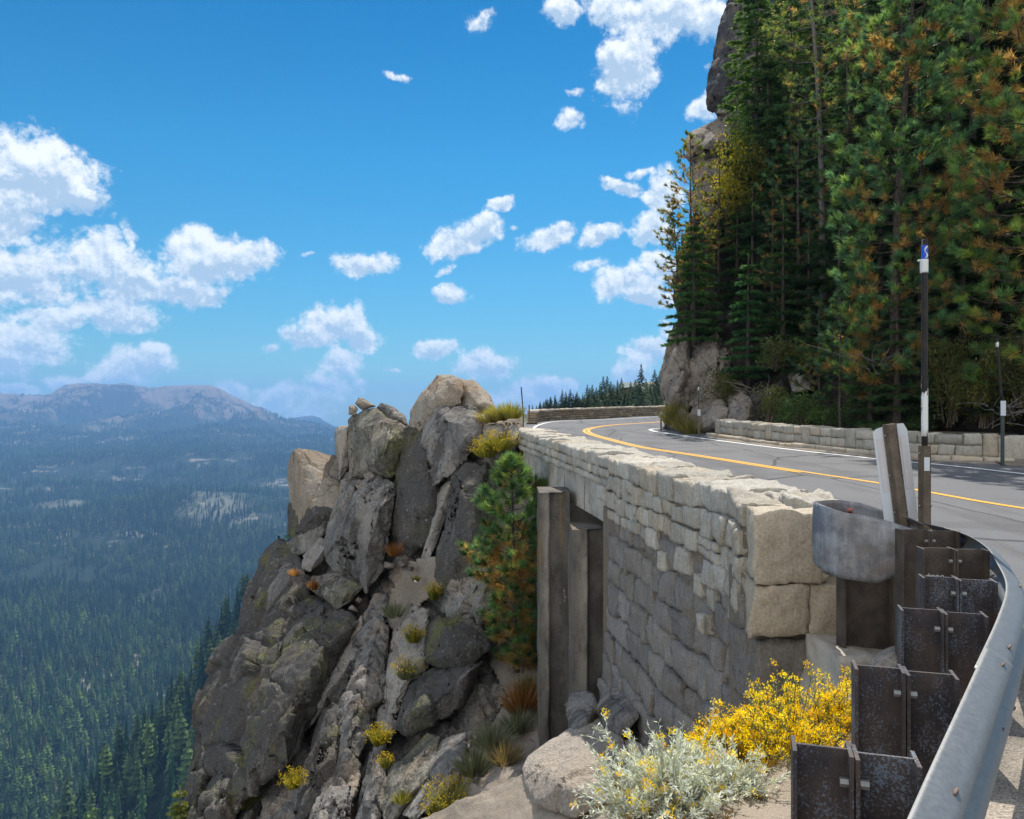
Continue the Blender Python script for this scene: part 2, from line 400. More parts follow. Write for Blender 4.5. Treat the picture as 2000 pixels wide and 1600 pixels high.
# ------------------------------------------------------------------ camera, light, sky
cam = bpy.data.cameras.new('camera'); camo = bpy.data.objects.new('camera', cam); COL.objects.link(camo)
camo.location = (0, 0, 0); camo.rotation_euler = (R(90), 0, 0)
cam.sensor_width = 36; cam.lens = 36 * F / 2000; cam.clip_start = .05; cam.clip_end = 40000
sc.camera = camo
SUN_AZ, SUN_EL = R(11), R(54)
sdir = Vector((math.cos(SUN_EL) * math.sin(SUN_AZ), math.cos(SUN_EL) * math.cos(SUN_AZ), math.sin(SUN_EL)))
sl = bpy.data.lights.new('sun', 'SUN'); sl.energy = 3.7; sl.angle = R(.53); sl.color = (1, .955, .88)
so = bpy.data.objects.new('sun', sl); COL.objects.link(so); so.rotation_euler = sdir.to_track_quat('Z', 'Y').to_euler()
so.location = (0, 0, 60)
vs = sc.view_settings; vs.view_transform = 'Standard'; vs.look = 'None'; vs.gamma = 1; vs.use_curve_mapping = False; vs.exposure = 0.7
sc.cycles.use_denoising = True
sc.cycles.max_bounces = 6; sc.cycles.diffuse_bounces = 3; sc.cycles.transmission_bounces = 4; sc.cycles.volume_bounces = 0; sc.cycles.glossy_bounces = 2
sc.cycles.caustics_reflective = False; sc.cycles.caustics_refractive = False
sc.cycles.sample_clamp_indirect = 6

def build_world():
    w = bpy.data.worlds.new('World'); sc.world = w; w.use_nodes = True
    t = NT(w.node_tree)
    sky = t.n('ShaderNodeTexSky', sky_type='NISHITA'); sky.sun_disc = False
    sky.sun_elevation = SUN_EL; sky.sun_rotation = SUN_AZ; sky.altitude = 2400; sky.air_density = 1.0; sky.dust_density = .25; sky.ozone_density = 3.0
    hs = t.n('ShaderNodeHueSaturation'); t.set(hs, 'Color', sky.outputs[0]); t.set(hs, 'Saturation', 1.2); t.set(hs, 'Value', 1.0); t.set(hs, 'Hue', .488)
    d = t.n('ShaderNodeTexCoord').outputs['Generated']
    sx = t.n('ShaderNodeSeparateXYZ'); t.set(sx, 0, d)
    az = t.math('ARCTAN2', sx.outputs[0], sx.outputs[1]); el = t.math('ARCSINE', sx.outputs[2])
    # clear blue: deeper overhead, paler low down
    skyc = hs.outputs[0]
    skyc = t.mix(1, skyc, t.ramp(t.math('DIVIDE', el, 1.0), [(0, (.27, .38, .37)), (.06, (.34, .50, .48)), (.16, (.33, .60, .61)), (.3, (.22, .65, .71)), (.5, (.06, .54, .68)), (1, (.4, .6, .8))]), 'MULTIPLY')
    cv = t.n('ShaderNodeCombineXYZ'); t.set(cv, 0, az); t.set(cv, 1, el)
    p = cv.outputs[0]
    def warp(p, scale, amp, det):
        c = t.noise(p, scale, det, .62, out=1)
        s = t.n('ShaderNodeVectorMath', operation='SUBTRACT'); t.set(s, 0, c); t.set(s, 1, (.5, .5, .5))
        a = t.n('ShaderNodeVectorMath', operation='MULTIPLY_ADD'); t.set(a, 0, s.outputs[0]); t.set(a, 1, (amp, amp * .8, 0)); t.set(a, 2, p)
        return a.outputs[0]
    q = warp(warp(p, 9, .06, 2), 40, .02, 5)
    E = [(30,330,125,95),(120,355,105,72),(10,425,90,55),(175,385,55,42),(70,300,60,50),(50,535,130,62),(190,510,70,58),(255,550,85,50),
         (400,500,95,58),(470,508,95,38),(360,560,105,36),(243,470,16,36),(235,612,90,34),(110,622,85,24),(50,668,100,46),(10,700,70,40),
         (290,708,56,42),(165,738,58,22),(225,725,60,32),(30,758,60,18),(455,762,45,24),(550,778,62,42),(610,808,70,30),(645,640,85,36),(675,628,48,36),
         (590,656,52,22),(712,662,44,25),(516,668,22,8),(675,712,42,34),(704,755,26,20),(640,765,85,52),(714,520,58,25),(625,505,26,7),
         (890,472,72,30,-18),(945,448,42,24),(975,405,38,12,-25),(1000,445,18,6),(876,580,42,20),(1070,462,58,22,-18),(1165,455,50,20,-22),(1143,514,30,13),(860,532,30,9,-30),
         (1230,558,80,40),(1295,515,50,40),(1280,584,90,16),(1275,440,46,34),(1295,370,36,42),(1222,355,46,14),(1182,345,22,6),(1250,328,26,9),
         (1222,130,66,66),(1245,95,55,42),(1195,112,42,30),(1300,22,150,55),(1395,25,70,36),(1095,22,44,26),(1200,8,60,50),(1375,200,46,26,-40),
         (1115,185,24,10),(1116,230,32,13),(936,45,26,26),(860,684,44,16),(950,712,60,30),(915,725,30,16),(770,722,22,8),(1040,772,80,40),(1080,752,42,26),(985,790,50,22),
         (1268,692,56,36),(1300,650,26,26),(1235,735,50,30),(1500,100,120,60),(-120,500,120,90),(-150,300,100,80),(785,150,26,8)]
    D = S = None
    for e in E:
        px, py, rx, ry = e[:4]; rot = e[4] if len(e) > 4 else 0
        v = Vector(((px - 1000) / F, 1, (800 - py) / F)).normalized()
        a = math.atan2(v.x, v.y); b = math.asin(v.z); sc_ = math.cos(a) ** 1.5
        mp = t.mapping(q, (max(rx, 8) * 1.4 / F * sc_, max(ry, 8) * 1.46 / F * sc_, 1), (0, 0, -R(rot)), (a, b, 0), 'TEXTURE')
        ln = t.n('ShaderNodeVectorMath', operation='LENGTH'); t.set(ln, 0, mp)
        k = t.math('MAXIMUM', t.math('SUBTRACT', 1, ln.outputs['Value']), 0)
        if rx < 34 or (px, py) in ((640, 765), (610, 808)): k = t.math('MULTIPLY', k, .62)
        se = t.n('ShaderNodeSeparateXYZ'); t.set(se, 0, mp)
        D = k if D is None else t.math('MAXIMUM', D, k)
        S = t.math('MULTIPLY', k, se.outputs[1]) if S is None else t.math('MULTIPLY_ADD', k, se.outputs[1], S)
    def puff(v):
        nd = t.n('ShaderNodeTexNoise', noise_type='RIDGED_MULTIFRACTAL'); t.set(nd, 'Vector', v); t.set(nd, 'Scale', 22); t.set(nd, 'Detail', 4); t.set(nd, 'Roughness', .55); t.set(nd, 'Lacunarity', 2.2); t.set(nd, 'Offset', 1.0); t.set(nd, 'Gain', 1.6); nd.normalize = True
        return t.math('SUBTRACT', .5, nd.outputs[0])
    pf = puff(p); n1 = t.noise(p, 44, 7, .70)
    dens = t.math('ADD', t.math('MULTIPLY_ADD', D, 1.35, .015), t.math('ADD', t.math('MULTIPLY', pf, .22), t.math('MULTIPLY', t.math('SUBTRACT', n1, .5), 1.3)))
    alpha = t.math('MULTIPLY', t.smooth(dens, .10, .60), t.smooth(D, .0, .2))
    # light from above: the same bumps sampled a little higher decide the shading
    up = t.mapping(p, (1, 1, 1), loc=(.003, .009, 0)); nu = t.noise(up, 44, 5, .70)
    sh = t.math('ADD', t.math('MULTIPLY', t.math('SUBTRACT', n1, nu), 2.2), t.math('MULTIPLY', S, .95))
    sh = t.math('ADD', sh, t.math('MULTIPLY', pf, .10)); sh = t.math('ADD', sh, t.math('MULTIPLY', t.math('SUBTRACT', .55, dens), .34))
    ccol = t.ramp(t.math('ADD', t.math('MULTIPLY', sh, 1.0), .5), [(.10, (2.8, 3.7, 4.8)), (.46, (4.7, 5.25, 5.8)), (.80, (6.2, 6.4, 6.6))])
    low = t.smooth(el, .14, -.02)
    ccol = t.mix(t.math('MULTIPLY', low, .2), ccol, (2.6, 4.2, 5.4))
    fin = t.mix(t.math('MULTIPLY', alpha, .95), skyc, ccol)
    k_ = .72
    fin = t.mix(1, fin, (k_, k_, k_), 'MULTIPLY')
    # unseen bright cloud added behind the camera and overhead as fill light
    nb = t.noise(d, 2.2, 3, .6); back = t.math('MULTIPLY', t.smooth(sx.outputs[1], .25, -.35), t.smooth(nb, .36, .52))
    over = t.math('MULTIPLY', t.smooth(el, .62, 1.0), t.smooth(nb, .45, .6))
    fin = t.mix(t.math('MAXIMUM', back, t.math('MULTIPLY', over, .6)), fin, (4.8, 4.9, 5.0))
    bg = t.n('ShaderNodeBackground'); t.set(bg, 0, fin); t.set(bg, 1, .15)
    o = t.n('ShaderNodeOutputWorld'); t.t.links.new(bg.outputs[0], o.inputs[0])
    w.cycles.sampling_method = 'MANUAL'; w.cycles.sample_map_resolution = 512
build_world()

# ------------------------------------------------------------------ valley and mountains
PXC = np.array([-500, -200, 0, 60, 100, 112, 130, 180, 215, 240, 290, 320, 350, 380, 410, 430, 470, 500, 518, 524, 560, 620, 700, 900, 1300])
CREST = np.array([780, 770, 770, 772, 771, 762, 751, 747, 750, 748, 757, 754, 752, 752, 752, 760, 780, 795, 799, 818, 850, 868, 880, 890, 895])
PX2 = np.array([-500, 400, 480, 520, 560, 600, 612, 625, 650, 700, 800, 1300]); CR2 = np.array([840, 840, 826, 813, 818, 812, 812, 816, 831, 842, 862, 880])
PROF = [(300, 1900), (600, 1850), (900, 1570), (1400, 1292), (2000, 1142), (2600, 1045), (3200, 978), (3800, 932), (4500, 902), (5500, 868), (6400, 842), (7300, 805)]
def terr(X, Y):
    X = np.asarray(X, float); Y = np.asarray(Y, float)
    px = 1000 + F * X / Y
    Zk = [np.full(X.shape, (800 - y) / F * d) for d, y in PROF]; Dk = [d for d, _ in PROF]
    cr = np.interp(px, PXC, CREST); c2 = np.interp(px, PX2, CR2)
    z8 = (800 - cr) / F * 8300; zb = (800 - c2) / F * 11000
    low = np.clip((cr - 770) / 110, 0, 1)
    Zk[-1] = Zk[-1] * (1 - low) + (-260) * low; Zk[-2] = Zk[-2] * (1 - low) + (-270) * low
    Zk += [z8, np.minimum(z8 - 90, zb - 60), zb, zb - 250, zb - 500]; Dk += [8300, 9300, 11000, 12500, 14000]
    Z = np.zeros(X.shape); lD = np.log(Dk); lY = np.log(np.clip(Y, 301, 13990))
    k = np.clip(np.searchsorted(lD, lY) - 1, 0, len(Dk) - 2)
    f = (lY - lD[k]) / (lD[k + 1] - lD[k]); f = f * f * (3 - 2 * f) * .5 + f * .5
    ZA = np.stack(Zk); idx = np.arange(X.size).reshape(X.shape)
    ZA = ZA.reshape(len(Dk), -1); kk = k.ravel(); ii = np.arange(kk.size)
    Z = (ZA[kk, ii] * (1 - f.ravel()) + ZA[kk + 1, ii] * f.ravel()).reshape(X.shape)
    q = np.stack([X.ravel(), Y.ravel(), np.zeros(X.size)], 1)
    mid = np.exp(-((np.log(Y) - math.log(3400)) / .55) ** 2)
    Z = Z + (fbm(q / 900, 4, 5).reshape(X.shape) * 135 * mid)
    far = np.clip((Y - 5200) / 1500, 0, 1) * np.clip((8250 - Y) / 500, 0, 1)
    rid = (1 - np.abs(fbm(q / 1000 * np.array([1.6, .55, 1]), 5, 9))).reshape(X.shape)
    Z = Z + (rid - .75) * 420 * far + fbm(q / 160, 3, 3).reshape(X.shape) * np.clip(Y / 9000, .02, 1) * 14
    Z = Z + 285 * np.exp(-((X + 165) / 125) ** 2 - ((Y - 600) / 150) ** 2) * (1 + .25 * fbm(q / 70, 3, 77).reshape(X.shape))   # a near wooded spur behind the crag
    # mid-valley humps seen in the picture
    for (hx, hy, d, rx, ry, h) in ((1000 - 650, 0, 3050, 330, 330, 75), (1000 - 880, 0, 2700, 420, 260, 55), (1000 - 700, 0, 5600, 900, 420, 110)):
        cx = (hx - 1000) / F * d
        Z = Z + h * np.exp(-((X - cx) / rx) ** 2 - ((Y - d) / ry) ** 2)
    return Z

def valley_mat():
    m, t = material('forested valley floor'); p = t.pos(); sp = t.n('ShaderNodeSeparateXYZ'); t.set(sp, 0, p)
    n1 = t.noise(p, .0032, 7, .65); n2 = t.noise(p, .03, 5, .75); n3 = t.noise(p, .0011, 5, .6); n4 = t.noise(p, .012, 6, .8)
    forest = t.mix(n2, (.012, .022, .014), (.035, .05, .028))
    rockc = t.mix(n2, (.20, .17, .13), (.36, .33, .28))
    clear = t.smooth(t.math('ADD', t.math('MULTIPLY', n1, .55), t.math('MULTIPLY', n4, .45)), .53, .60)
    c = t.mix(t.math('MULTIPLY', clear, .8), forest, rockc)
    tan = t.mix(n4, (.17, .125, .09), (.30, .225, .17))
    hi = t.smooth(t.math('ADD', sp.outputs[2], t.math('MULTIPLY', t.math('SUBTRACT', n1, .5), 900)), -150, 60)
    hi = t.math('MULTIPLY', hi, t.smooth(sp.outputs[1], 5200, 6400))
    fo2 = t.smooth(t.math('ADD', t.math('MULTIPLY', n3, .5), t.math('MULTIPLY', n4, .5)), .50, .53)
    mt = t.mix(t.math('MULTIPLY', fo2, .92), tan, (.028, .032, .024))
    c = t.mix(hi, c, mt)
    # one open granite clearing on the valley shoulder, and a smaller grassy one
    for (px, d, rx, ry) in ((430, 2900, 105, 260), (130, 3150, 100, 120)):
        mp = t.mapping(t.mix(.5, p, t.mix(1, p, t.mix(1, t.noise(p, .006, 5, .7, out=1), (330, 330, 150), 'MULTIPLY'), 'ADD')), (rx * 1.2, ry, 1e6), (0, 0, R(18)), ((px - 1000) / F * d + 82, d + 82, 0), 'TEXTURE')
        ln = t.n('ShaderNodeVectorMath', operation='LENGTH'); t.set(ln, 0, mp)
        c = t.mix(t.math('MULTIPLY', t.smooth(ln.outputs['Value'], 1.3, .3), .62), c, t.mix(n4, (.08, .10, .05), (.34, .31, .25)))
    b = t.bump(n2, 1.0, 9)
    t.out(t.pbr(c, .95, b, spec=.05)); return m
M['valley'] = valley_mat()
us = np.concatenate([np.linspace(-2.2, -.75, 60)[:-1], np.linspace(-.75, -.1, 430)[:-1], np.linspace(-.1, 2.0, 70)])
ds = np.exp(np.linspace(math.log(300), math.log(13990), 330))
UU, DD = np.meshgrid(us, ds)
XX = UU * DD; ZZ = terr(XX, DD)
nu_, nd_ = len(us), len(ds)
ii = (np.arange(nd_ - 1)[:, None] * nu_ + np.arange(nu_ - 1)[None]).ravel()
valley = mk('valley_terrain', np.stack([XX.ravel(), DD.ravel(), ZZ.ravel()], 1), np.stack([ii, ii + 1, ii + nu_ + 1, ii + nu_], 1), M['valley'])
tag(valley, kind='structure')
zmin = float(ZZ.min())

# ------------------------------------------------------------------ forest on the valley floor
def conifer_low(seed, h=24, r=3.6, layers=11, kind='fir'):
    g = np.random.default_rng(seed); V = []; T = []; C = []; n = 0
    basecol = {'fir': (.028, .06, .033), 'pine': (.05, .08, .032), 'dead': (.17, .125, .115), 'aspen': (.075, .125, .035)}[kind]
    tr = np.array([[math.cos(a) * .32, math.sin(a) * .32, -3.0] for a in np.arange(5) / 5 * 6.283] + [[0, 0, h * .98]])
    V.append(tr); C.append(np.tile((.10, .08, .07), (6, 1))); T += [(i, (i + 1) % 5, 5) for i in range(5)]; n = 6
    if kind == 'aspen':
        for k in range(90):
            a = g.uniform(0, 6.28); zz = g.uniform(.15, 1); rr = r * math.sqrt(max(.02, 1 - ((zz - .5) / .55) ** 2)) * g.uniform(.5, 1.05)
            c = np.array([math.cos(a) * rr, math.sin(a) * rr, zz * h]); s = g.uniform(.9, 1.7)
            o = g.normal(size=(3, 3)) * s * .8
            V.append(c + o); C.append(np.tile(np.array(basecol) * g.uniform(.6, 1.5), (3, 1))); T.append((n, n + 1, n + 2)); n += 3
    else:
        for L in range(layers):
            f = L / (layers - 1); zz = h * (.12 + .86 * f) if kind != 'pine' else h * (.28 + .70 * f)
            rad = r * ((1 - f) ** .8 + .04) if kind != 'pine' else r * 1.15 * (math.sin(max(.05, min(1, (1 - f) * 1.25)) * 1.57)) * g.uniform(.7, 1.1)
            k = 11 if kind != 'dead' else 7
            a0 = g.uniform(0, 6.28); col = np.array(basecol)
            for j in range(k):
                a = a0 + j / k * 6.283 + g.uniform(-.2, .2); rr = rad * g.uniform(.55, 1.25)
                w = (.36 if kind != 'dead' else .1) * rr + .12
                d = np.array([math.cos(a), math.sin(a), 0]); pe = np.array([-d[1], d[0], 0])
                top = np.array([0, 0, zz + h * .085]); tip = d * rr + np.array([0, 0, zz - rr * g.uniform(.15, .55) + (rr * .5 if kind == 'pine' else 0)])
                md = d * rr * .6 + np.array([0, 0, zz + h * .012])
                V.append(np.array([top, md + pe * w, tip, md - pe * w])); cc = col * g.uniform(.55, 1.55)
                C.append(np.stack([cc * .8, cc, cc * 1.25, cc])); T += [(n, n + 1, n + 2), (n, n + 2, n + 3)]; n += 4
    return np.concatenate(V), np.array(T), np.concatenate(C)

def forest_mat():
    m, t = material('valley conifer foliage'); ti = t.tint(); r = t.n('ShaderNodeObjectInfo').outputs['Random']
    c = t.mix(1, ti, t.ramp(r, [(0, (.5, .6, .62)), (.5, (1.0, 1.0, 1.0)), (.8, (1.35, 1.3, 1.1)), (1, (1.8, 1.7, 1.15))]), 'MULTIPLY')
    st = t.noise(t.n('ShaderNodeObjectInfo').outputs['Location'], .0035, 4, .6)  # broad tone patches by stand, also imitating cloud shade in the foliage colour
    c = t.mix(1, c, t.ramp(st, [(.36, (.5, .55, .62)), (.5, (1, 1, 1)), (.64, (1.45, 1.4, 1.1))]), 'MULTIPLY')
    t.out(t.pbr(c, .8, spec=.08)); return m
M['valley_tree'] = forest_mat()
KINDS = ['fir', 'fir', 'pine', 'dead', 'aspen']
variants = [conifer_low(31, 25, 3.3, 12, 'fir'), conifer_low(32, 21, 2.9, 11, 'fir'), conifer_low(33, 27, 4.3, 9, 'pine'), conifer_low(34, 22, 2.0, 10, 'dead'), conifer_low(35, 12, 3.2, 6, 'aspen')]
def scatter():
    g = np.random.default_rng(11); P_ = []
    for d0, d1, sp in ((400, 760, 8.2), (760, 1500, 9.6), (1500, 2400, 10.2), (2400, 3600, 11.5), (3600, 5200, 15), (5200, 7600, 22)):
        area = .62 * (d1 * d1 - d0 * d0) / 2; n = int(area / sp ** 2)
        d = np.sqrt(g.uniform(d0 * d0, d1 * d1, n)); u = g.uniform(-.72, -.10, n)
        P_.append(np.stack([u * d, d], 1))
    P_ = np.concatenate(P_); q = np.c_[P_, np.zeros(len(P_))]
    dens = fbm(q / 210, 4, 21) + .5 * fbm(q / 45, 2, 22)
    px = 1000 + F * P_[:, 0] / P_[:, 1]; d = P_[:, 1]
    clear = np.zeros(len(P_))
    for (cx, cd, rx, ry) in ((430, 2900, 105, 260), (130, 3150, 100, 120)):
        X0 = (cx - 1000) / F * cd; w = fbm(q / 90, 3, 23) * .35
        clear = np.maximum(clear, 1.15 - np.sqrt(((P_[:, 0] - X0) / (rx * 1.2)) ** 2 + ((d - cd) / ry) ** 2) + w)
    keep = (dens > np.where(d > 5600, -.05, -.33)) & ~((clear > .15) & (g.random(len(P_)) < .72))
    keep &= ~((d > 2000) & (d < 5000) & (dens < -.08) & (g.random(len(P_)) < .8))
    P_ = P_[keep]; dens = dens[keep]
    k = g.choice(5, len(P_), p=[.42, .27, .26, .04, .01])
    asp = (fbm(np.c_[P_, np.zeros(len(P_))] / 120, 3, 41) > .30) & (np.abs(P_[:, 1] - 1560) < 260); k[asp & (g.random(len(P_)) < .75)] = 4
    Z = terr(P_[:, 0], P_[:, 1])
    s = g.uniform(.55, 1.35, len(P_)) * np.where(P_[:, 1] > 3600, 1.15, 1.12); rot = g.uniform(0, 6.28, len(P_))
    return np.c_[P_, Z], k, s, rot
FP, FK, FS, FR = scatter()
pxv = 1000 + F * FP[:, 0] / FP[:, 1]; pyv = 800 - F * (FP[:, 2] + 14 * FS) / FP[:, 1]
sil = np.interp(pyv, [880, 1050, 1250, 1370, 1600], [560, 518, 436, 398, 370])
vis = (pxv > -6) & (pxv < sil - 4) & (pyv < 1606)
order = np.where(vis)[0]; order = order[np.argsort(FP[order, 1] / FS[order])][:300]
LBL = {0: ('dark_fir', 'tall narrow dark fir standing in the crowded near forest far below the cliff', 'fir tree'), 1: ('slim_fir', 'short slim dark fir in the crowded near forest far below the cliff', 'fir tree'),
       2: ('valley_pine', 'broad crowned pine rising from the near forest far below the cliff', 'pine tree'), 3: ('dead_conifer', 'grey brown dead conifer among green trees far below the cliff', 'dead tree'), 4: ('aspen', 'small light green aspen in the near forest far below the cliff', 'aspen')}
protos = {}
for v in range(5):
    if not (FK[order] == v).any():
        order[-1 - v] = np.where((FK == v) & vis)[0][0]
for i in order:
    v = int(FK[i])
    if v not in protos:
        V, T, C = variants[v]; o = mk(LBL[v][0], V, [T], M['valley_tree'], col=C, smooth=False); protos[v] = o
    else:
        o = protos[v].copy(); COL.objects.link(o)
    o.location = FP[i]; o.rotation_euler = (0, 0, FR[i]); s = FS[i]; o.scale = (s * (.85 + .3 * (i % 7) / 7), s * (.85 + .3 * (i % 7) / 7), s)
    tag(o, LBL[v][1], LBL[v][2], 'nearest conifers on the valley floor')
rest = np.ones(len(FP), bool); rest[order] = False
fm = bpy.data.meshes.new('forest'); fm.vertices.add(int(rest.sum())); fm.vertices.foreach_set('co', FP[rest].astype(np.float32).ravel())
for nm, arr, ty in (('scl', FS[rest], 'FLOAT'), ('rot', FR[rest], 'FLOAT'), ('kindno', FK[rest], 'INT')):
    a = fm.attributes.new(nm, ty, 'POINT'); a.data.foreach_set('value', arr.astype(np.float32 if ty == 'FLOAT' else np.int32))
forest = bpy.data.objects.new('forest', fm); COL.objects.link(forest); tag(forest, 'dense conifer forest covering the valley floor and far slopes', 'forest', kind='stuff')
ng = bpy.data.node_groups.new('forest_scatter', 'GeometryNodeTree')
ng.interface.new_socket('Geometry', in_out='INPUT', socket_type='NodeSocketGeometry'); ng.interface.new_socket('Geometry', in_out='OUTPUT', socket_type='NodeSocketGeometry')
gi = ng.nodes.new('NodeGroupInput'); go = ng.nodes.new('NodeGroupOutput'); jn = ng.nodes.new('GeometryNodeJoinGeometry')
def gattr(nm, ty):
    a = ng.nodes.new('GeometryNodeInputNamedAttribute'); a.data_type = ty; a.inputs[0].default_value = nm
    return next(s for s in a.outputs if s.enabled and s.name == 'Attribute')
scl = gattr('scl', 'FLOAT'); rot = gattr('rot', 'FLOAT'); kno = gattr('kindno', 'INT')
cx = ng.nodes.new('ShaderNodeCombineXYZ'); ng.links.new(rot, cx.inputs[2])
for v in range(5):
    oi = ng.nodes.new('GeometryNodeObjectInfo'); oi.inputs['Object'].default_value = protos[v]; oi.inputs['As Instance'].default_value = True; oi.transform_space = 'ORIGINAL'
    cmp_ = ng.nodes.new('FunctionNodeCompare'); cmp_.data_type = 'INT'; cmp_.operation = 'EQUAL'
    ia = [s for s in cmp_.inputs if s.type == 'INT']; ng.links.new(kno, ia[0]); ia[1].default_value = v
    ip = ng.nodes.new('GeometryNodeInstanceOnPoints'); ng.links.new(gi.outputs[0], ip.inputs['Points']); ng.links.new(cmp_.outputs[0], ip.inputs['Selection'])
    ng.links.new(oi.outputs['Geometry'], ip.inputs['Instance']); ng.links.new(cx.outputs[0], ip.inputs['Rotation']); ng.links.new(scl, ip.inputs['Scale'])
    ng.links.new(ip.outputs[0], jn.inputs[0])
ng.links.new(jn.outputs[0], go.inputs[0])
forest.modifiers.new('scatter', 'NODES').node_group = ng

# ------------------------------------------------------------------ air
HAZE = 1.0e-4
hb = MB(); x0, x1, y0, y1 = -31500.0, 28500.0, -60.0, 14100.0; z0, z1 = zmin - 1, 420.0
hb.box(((x0 + x1) / 2, (y0 + y1) / 2, (z0 + z1) / 2), (x1 - x0, y1 - y0, z1 - z0))
hm = bpy.data.materials.new('air'); hm.use_nodes = True; ht = NT(hm.node_tree)
pv = ht.n('ShaderNodeVolumePrincipled'); ht.set(pv, 'Color', (.26, .55, 1.0)); ht.set(pv, 'Density', HAZE); ht.set(pv, 'Anisotropy', .1)
ho = ht.n('ShaderNodeOutputMaterial'); hm.node_tree.links.new(pv.outputs[0], ho.inputs['Volume'])
haze = hb.build('haze', hm, smooth=False); tag(haze, kind='stuff')
# ------------------------------------------------------------------ road
def rz(Y): return -1.6 + .0235 * np.asarray(Y, float)
def poly_resample(pts, step):
    pts = np.asarray(pts, float)
    # Catmull-Rom through the points, then equal steps
    P0 = np.vstack([2 * pts[0] - pts[1], pts, 2 * pts[-1] - pts[-2]]); out = []
    for i in range(1, len(P0) - 2):
        tt = np.linspace(0, 1, 24, endpoint=False)[:, None]; a, b, c, d = P0[i - 1:i + 3]
        out.append(.5 * ((2 * b) + (-a + c) * tt + (2 * a - 5 * b + 4 * c - d) * tt ** 2 + (-a + 3 * b - 3 * c + d) * tt ** 3))
    out = np.vstack(out + [pts[-1:]])
    s = np.r_[0, np.cumsum(np.linalg.norm(np.diff(out, axis=0), axis=1))]
    n = max(2, int(round(s[-1] / step)) + 1); q = np.linspace(0, s[-1], n)
    return np.stack([np.interp(q, s, out[:, k]) for k in range(out.shape[1])], 1)
class Path:
    """plan curve; at(s, w, v): w to the right of travel, v up from z"""
    def __init__(s, pts, zf, step=.05):
        s.p = poly_resample(pts, step); s.s = np.r_[0, np.cumsum(np.linalg.norm(np.diff(s.p, axis=0), axis=1))]; s.L = s.s[-1]; s.zf = zf
        t = np.gradient(s.p, axis=0); s.t = t / np.linalg.norm(t, axis=1)[:, None]
    def xy(s, u): return np.stack([np.interp(u, s.s, s.p[:, 0]), np.interp(u, s.s, s.p[:, 1])], -1)
    def tan(s, u):
        t = np.stack([np.interp(u, s.s, s.t[:, 0]), np.interp(u, s.s, s.t[:, 1])], -1); return t / np.linalg.norm(t, axis=-1)[..., None]
    def at(s, u, w, v):
        u = np.asarray(u, float); c = s.xy(u); t = s.tan(u); nr = np.stack([t[..., 1], -t[..., 0]], -1)
        over = (u - np.clip(u, 0, s.L))[..., None]
        c = c + t * over + nr * np.asarray(w)[..., None]
        z = s.zf(c[..., 1]) + v
        return np.concatenate([c, np.asarray(z)[..., None]], -1)
    def u_at_y(s, y): return np.interp(y, s.p[:, 1], s.s)

gx = np.concatenate([np.linspace(-8, 16, 97), np.linspace(16.5, 40, 40)]); gy = np.concatenate([np.linspace(-14, 8, 45), np.linspace(8.25, 58, 150)])
RX, RY = np.meshgrid(gx, gy)
railp = np.array([(-5.2, -5.9), (-2.5, -2.6), (-.43, .05), (.27, .95), (.885, 1.8), (1.52, 2.656), (2.105, 3.447), (2.46, 3.97), (2.72, 4.47), (2.94, 4.95), (3.06, 5.44), (3.0, 5.85)])
OUT = np.array([(1.86, 6.35), (2.05, 7.3), (2.0, 8.2), (1.81, 8.96), (1.41, 11.68), (1.04, 13.96), (.62, 16.6), (.21, 19.3), (.12, 20.6)])
def left_edge(Y):
    Y = np.asarray(Y, float)
    a = np.interp(Y, railp[:, 1], railp[:, 0]) + .03
    b = np.interp(Y, OUT[:, 1], OUT[:, 0]) + .4
    c = np.interp(Y, [20.6, 24, 30, 38, 41.5, 45, 58], [.52, .1, -.1, .2, .9, 3.2, 16])
    return np.where(Y < 6.75, a, np.where(Y < 20.6, b, c))
LX = left_edge(RY); RXc = np.maximum(RX, LX)
rzv = rz(RY) + .02 * np.sin(RX * .7 + RY * .3)
nx = len(gx); ny = len(gy)
ii = (np.arange(ny - 1)[:, None] * nx + np.arange(nx - 1)[None]).ravel()
Q = np.stack([ii, ii + 1, ii + nx + 1, ii + nx], 1)
okq = (RX.ravel()[Q] > (LX - .6).ravel()[Q]).any(1)
road = mk('road', np.stack([RXc.ravel(), RY.ravel(), rzv.ravel()], 1), Q[okq], M['asphalt']); tag(road, kind='structure')
def road_z(X, Y): return rz(Y) + .02 * np.sin(np.asarray(X) * .7 + np.asarray(Y) * .3)
def ribbon(name, pts, w0, w1, mat, lift=.006, ys=None, skip=None):
    p = Path(pts, lambda y: 0 * y, .12); u = p.s
    m = np.ones(len(u), bool)
    A = p.at(u, np.full(len(u), w0), 0); B = p.at(u, np.full(len(u), w1), 0)
    for q in (A, B): q[:, 2] = road_z(q[:, 0], q[:, 1]) + lift
    V = np.stack([A, B], 1).reshape(-1, 3); i = np.arange(len(u) - 1) * 2
    f = np.stack([i, i + 1, i + 3, i + 2], 1)
    if skip is not None: f = f[~skip(u[:-1], p.p[:-1])]
    o = mk(name, V, f, mat); tag(o, kind='structure'); return o
YL = [(10.5, 1.5), (9.6, 4.2), (8.2, 7.6), (6.9, 10.6), (6.5, 12.36), (6.29, 13.6), (5.62, 15.9), (4.83, 18.8), (4.5, 20), (3.76, 22.5), (3.35, 26), (3.02, 30.2), (3.3, 33.4), (4.6, 36.4), (7.6, 41.1), (12, 46), (20, 52)]
sk = lambda u, p: (p[:, 1] > 12.9) & (p[:, 1] < 15.7) & (np.sin(u * 9) > .55)
ribbon('road_centre_line', YL, -.065, .065, M['yellow'], skip=None)
YB = [q for q in YL if q[1] > 15.5]
ribbon('road_centre_line', [(5.75, 15.5)] + YB, -.235, -.105, M['yellow'])
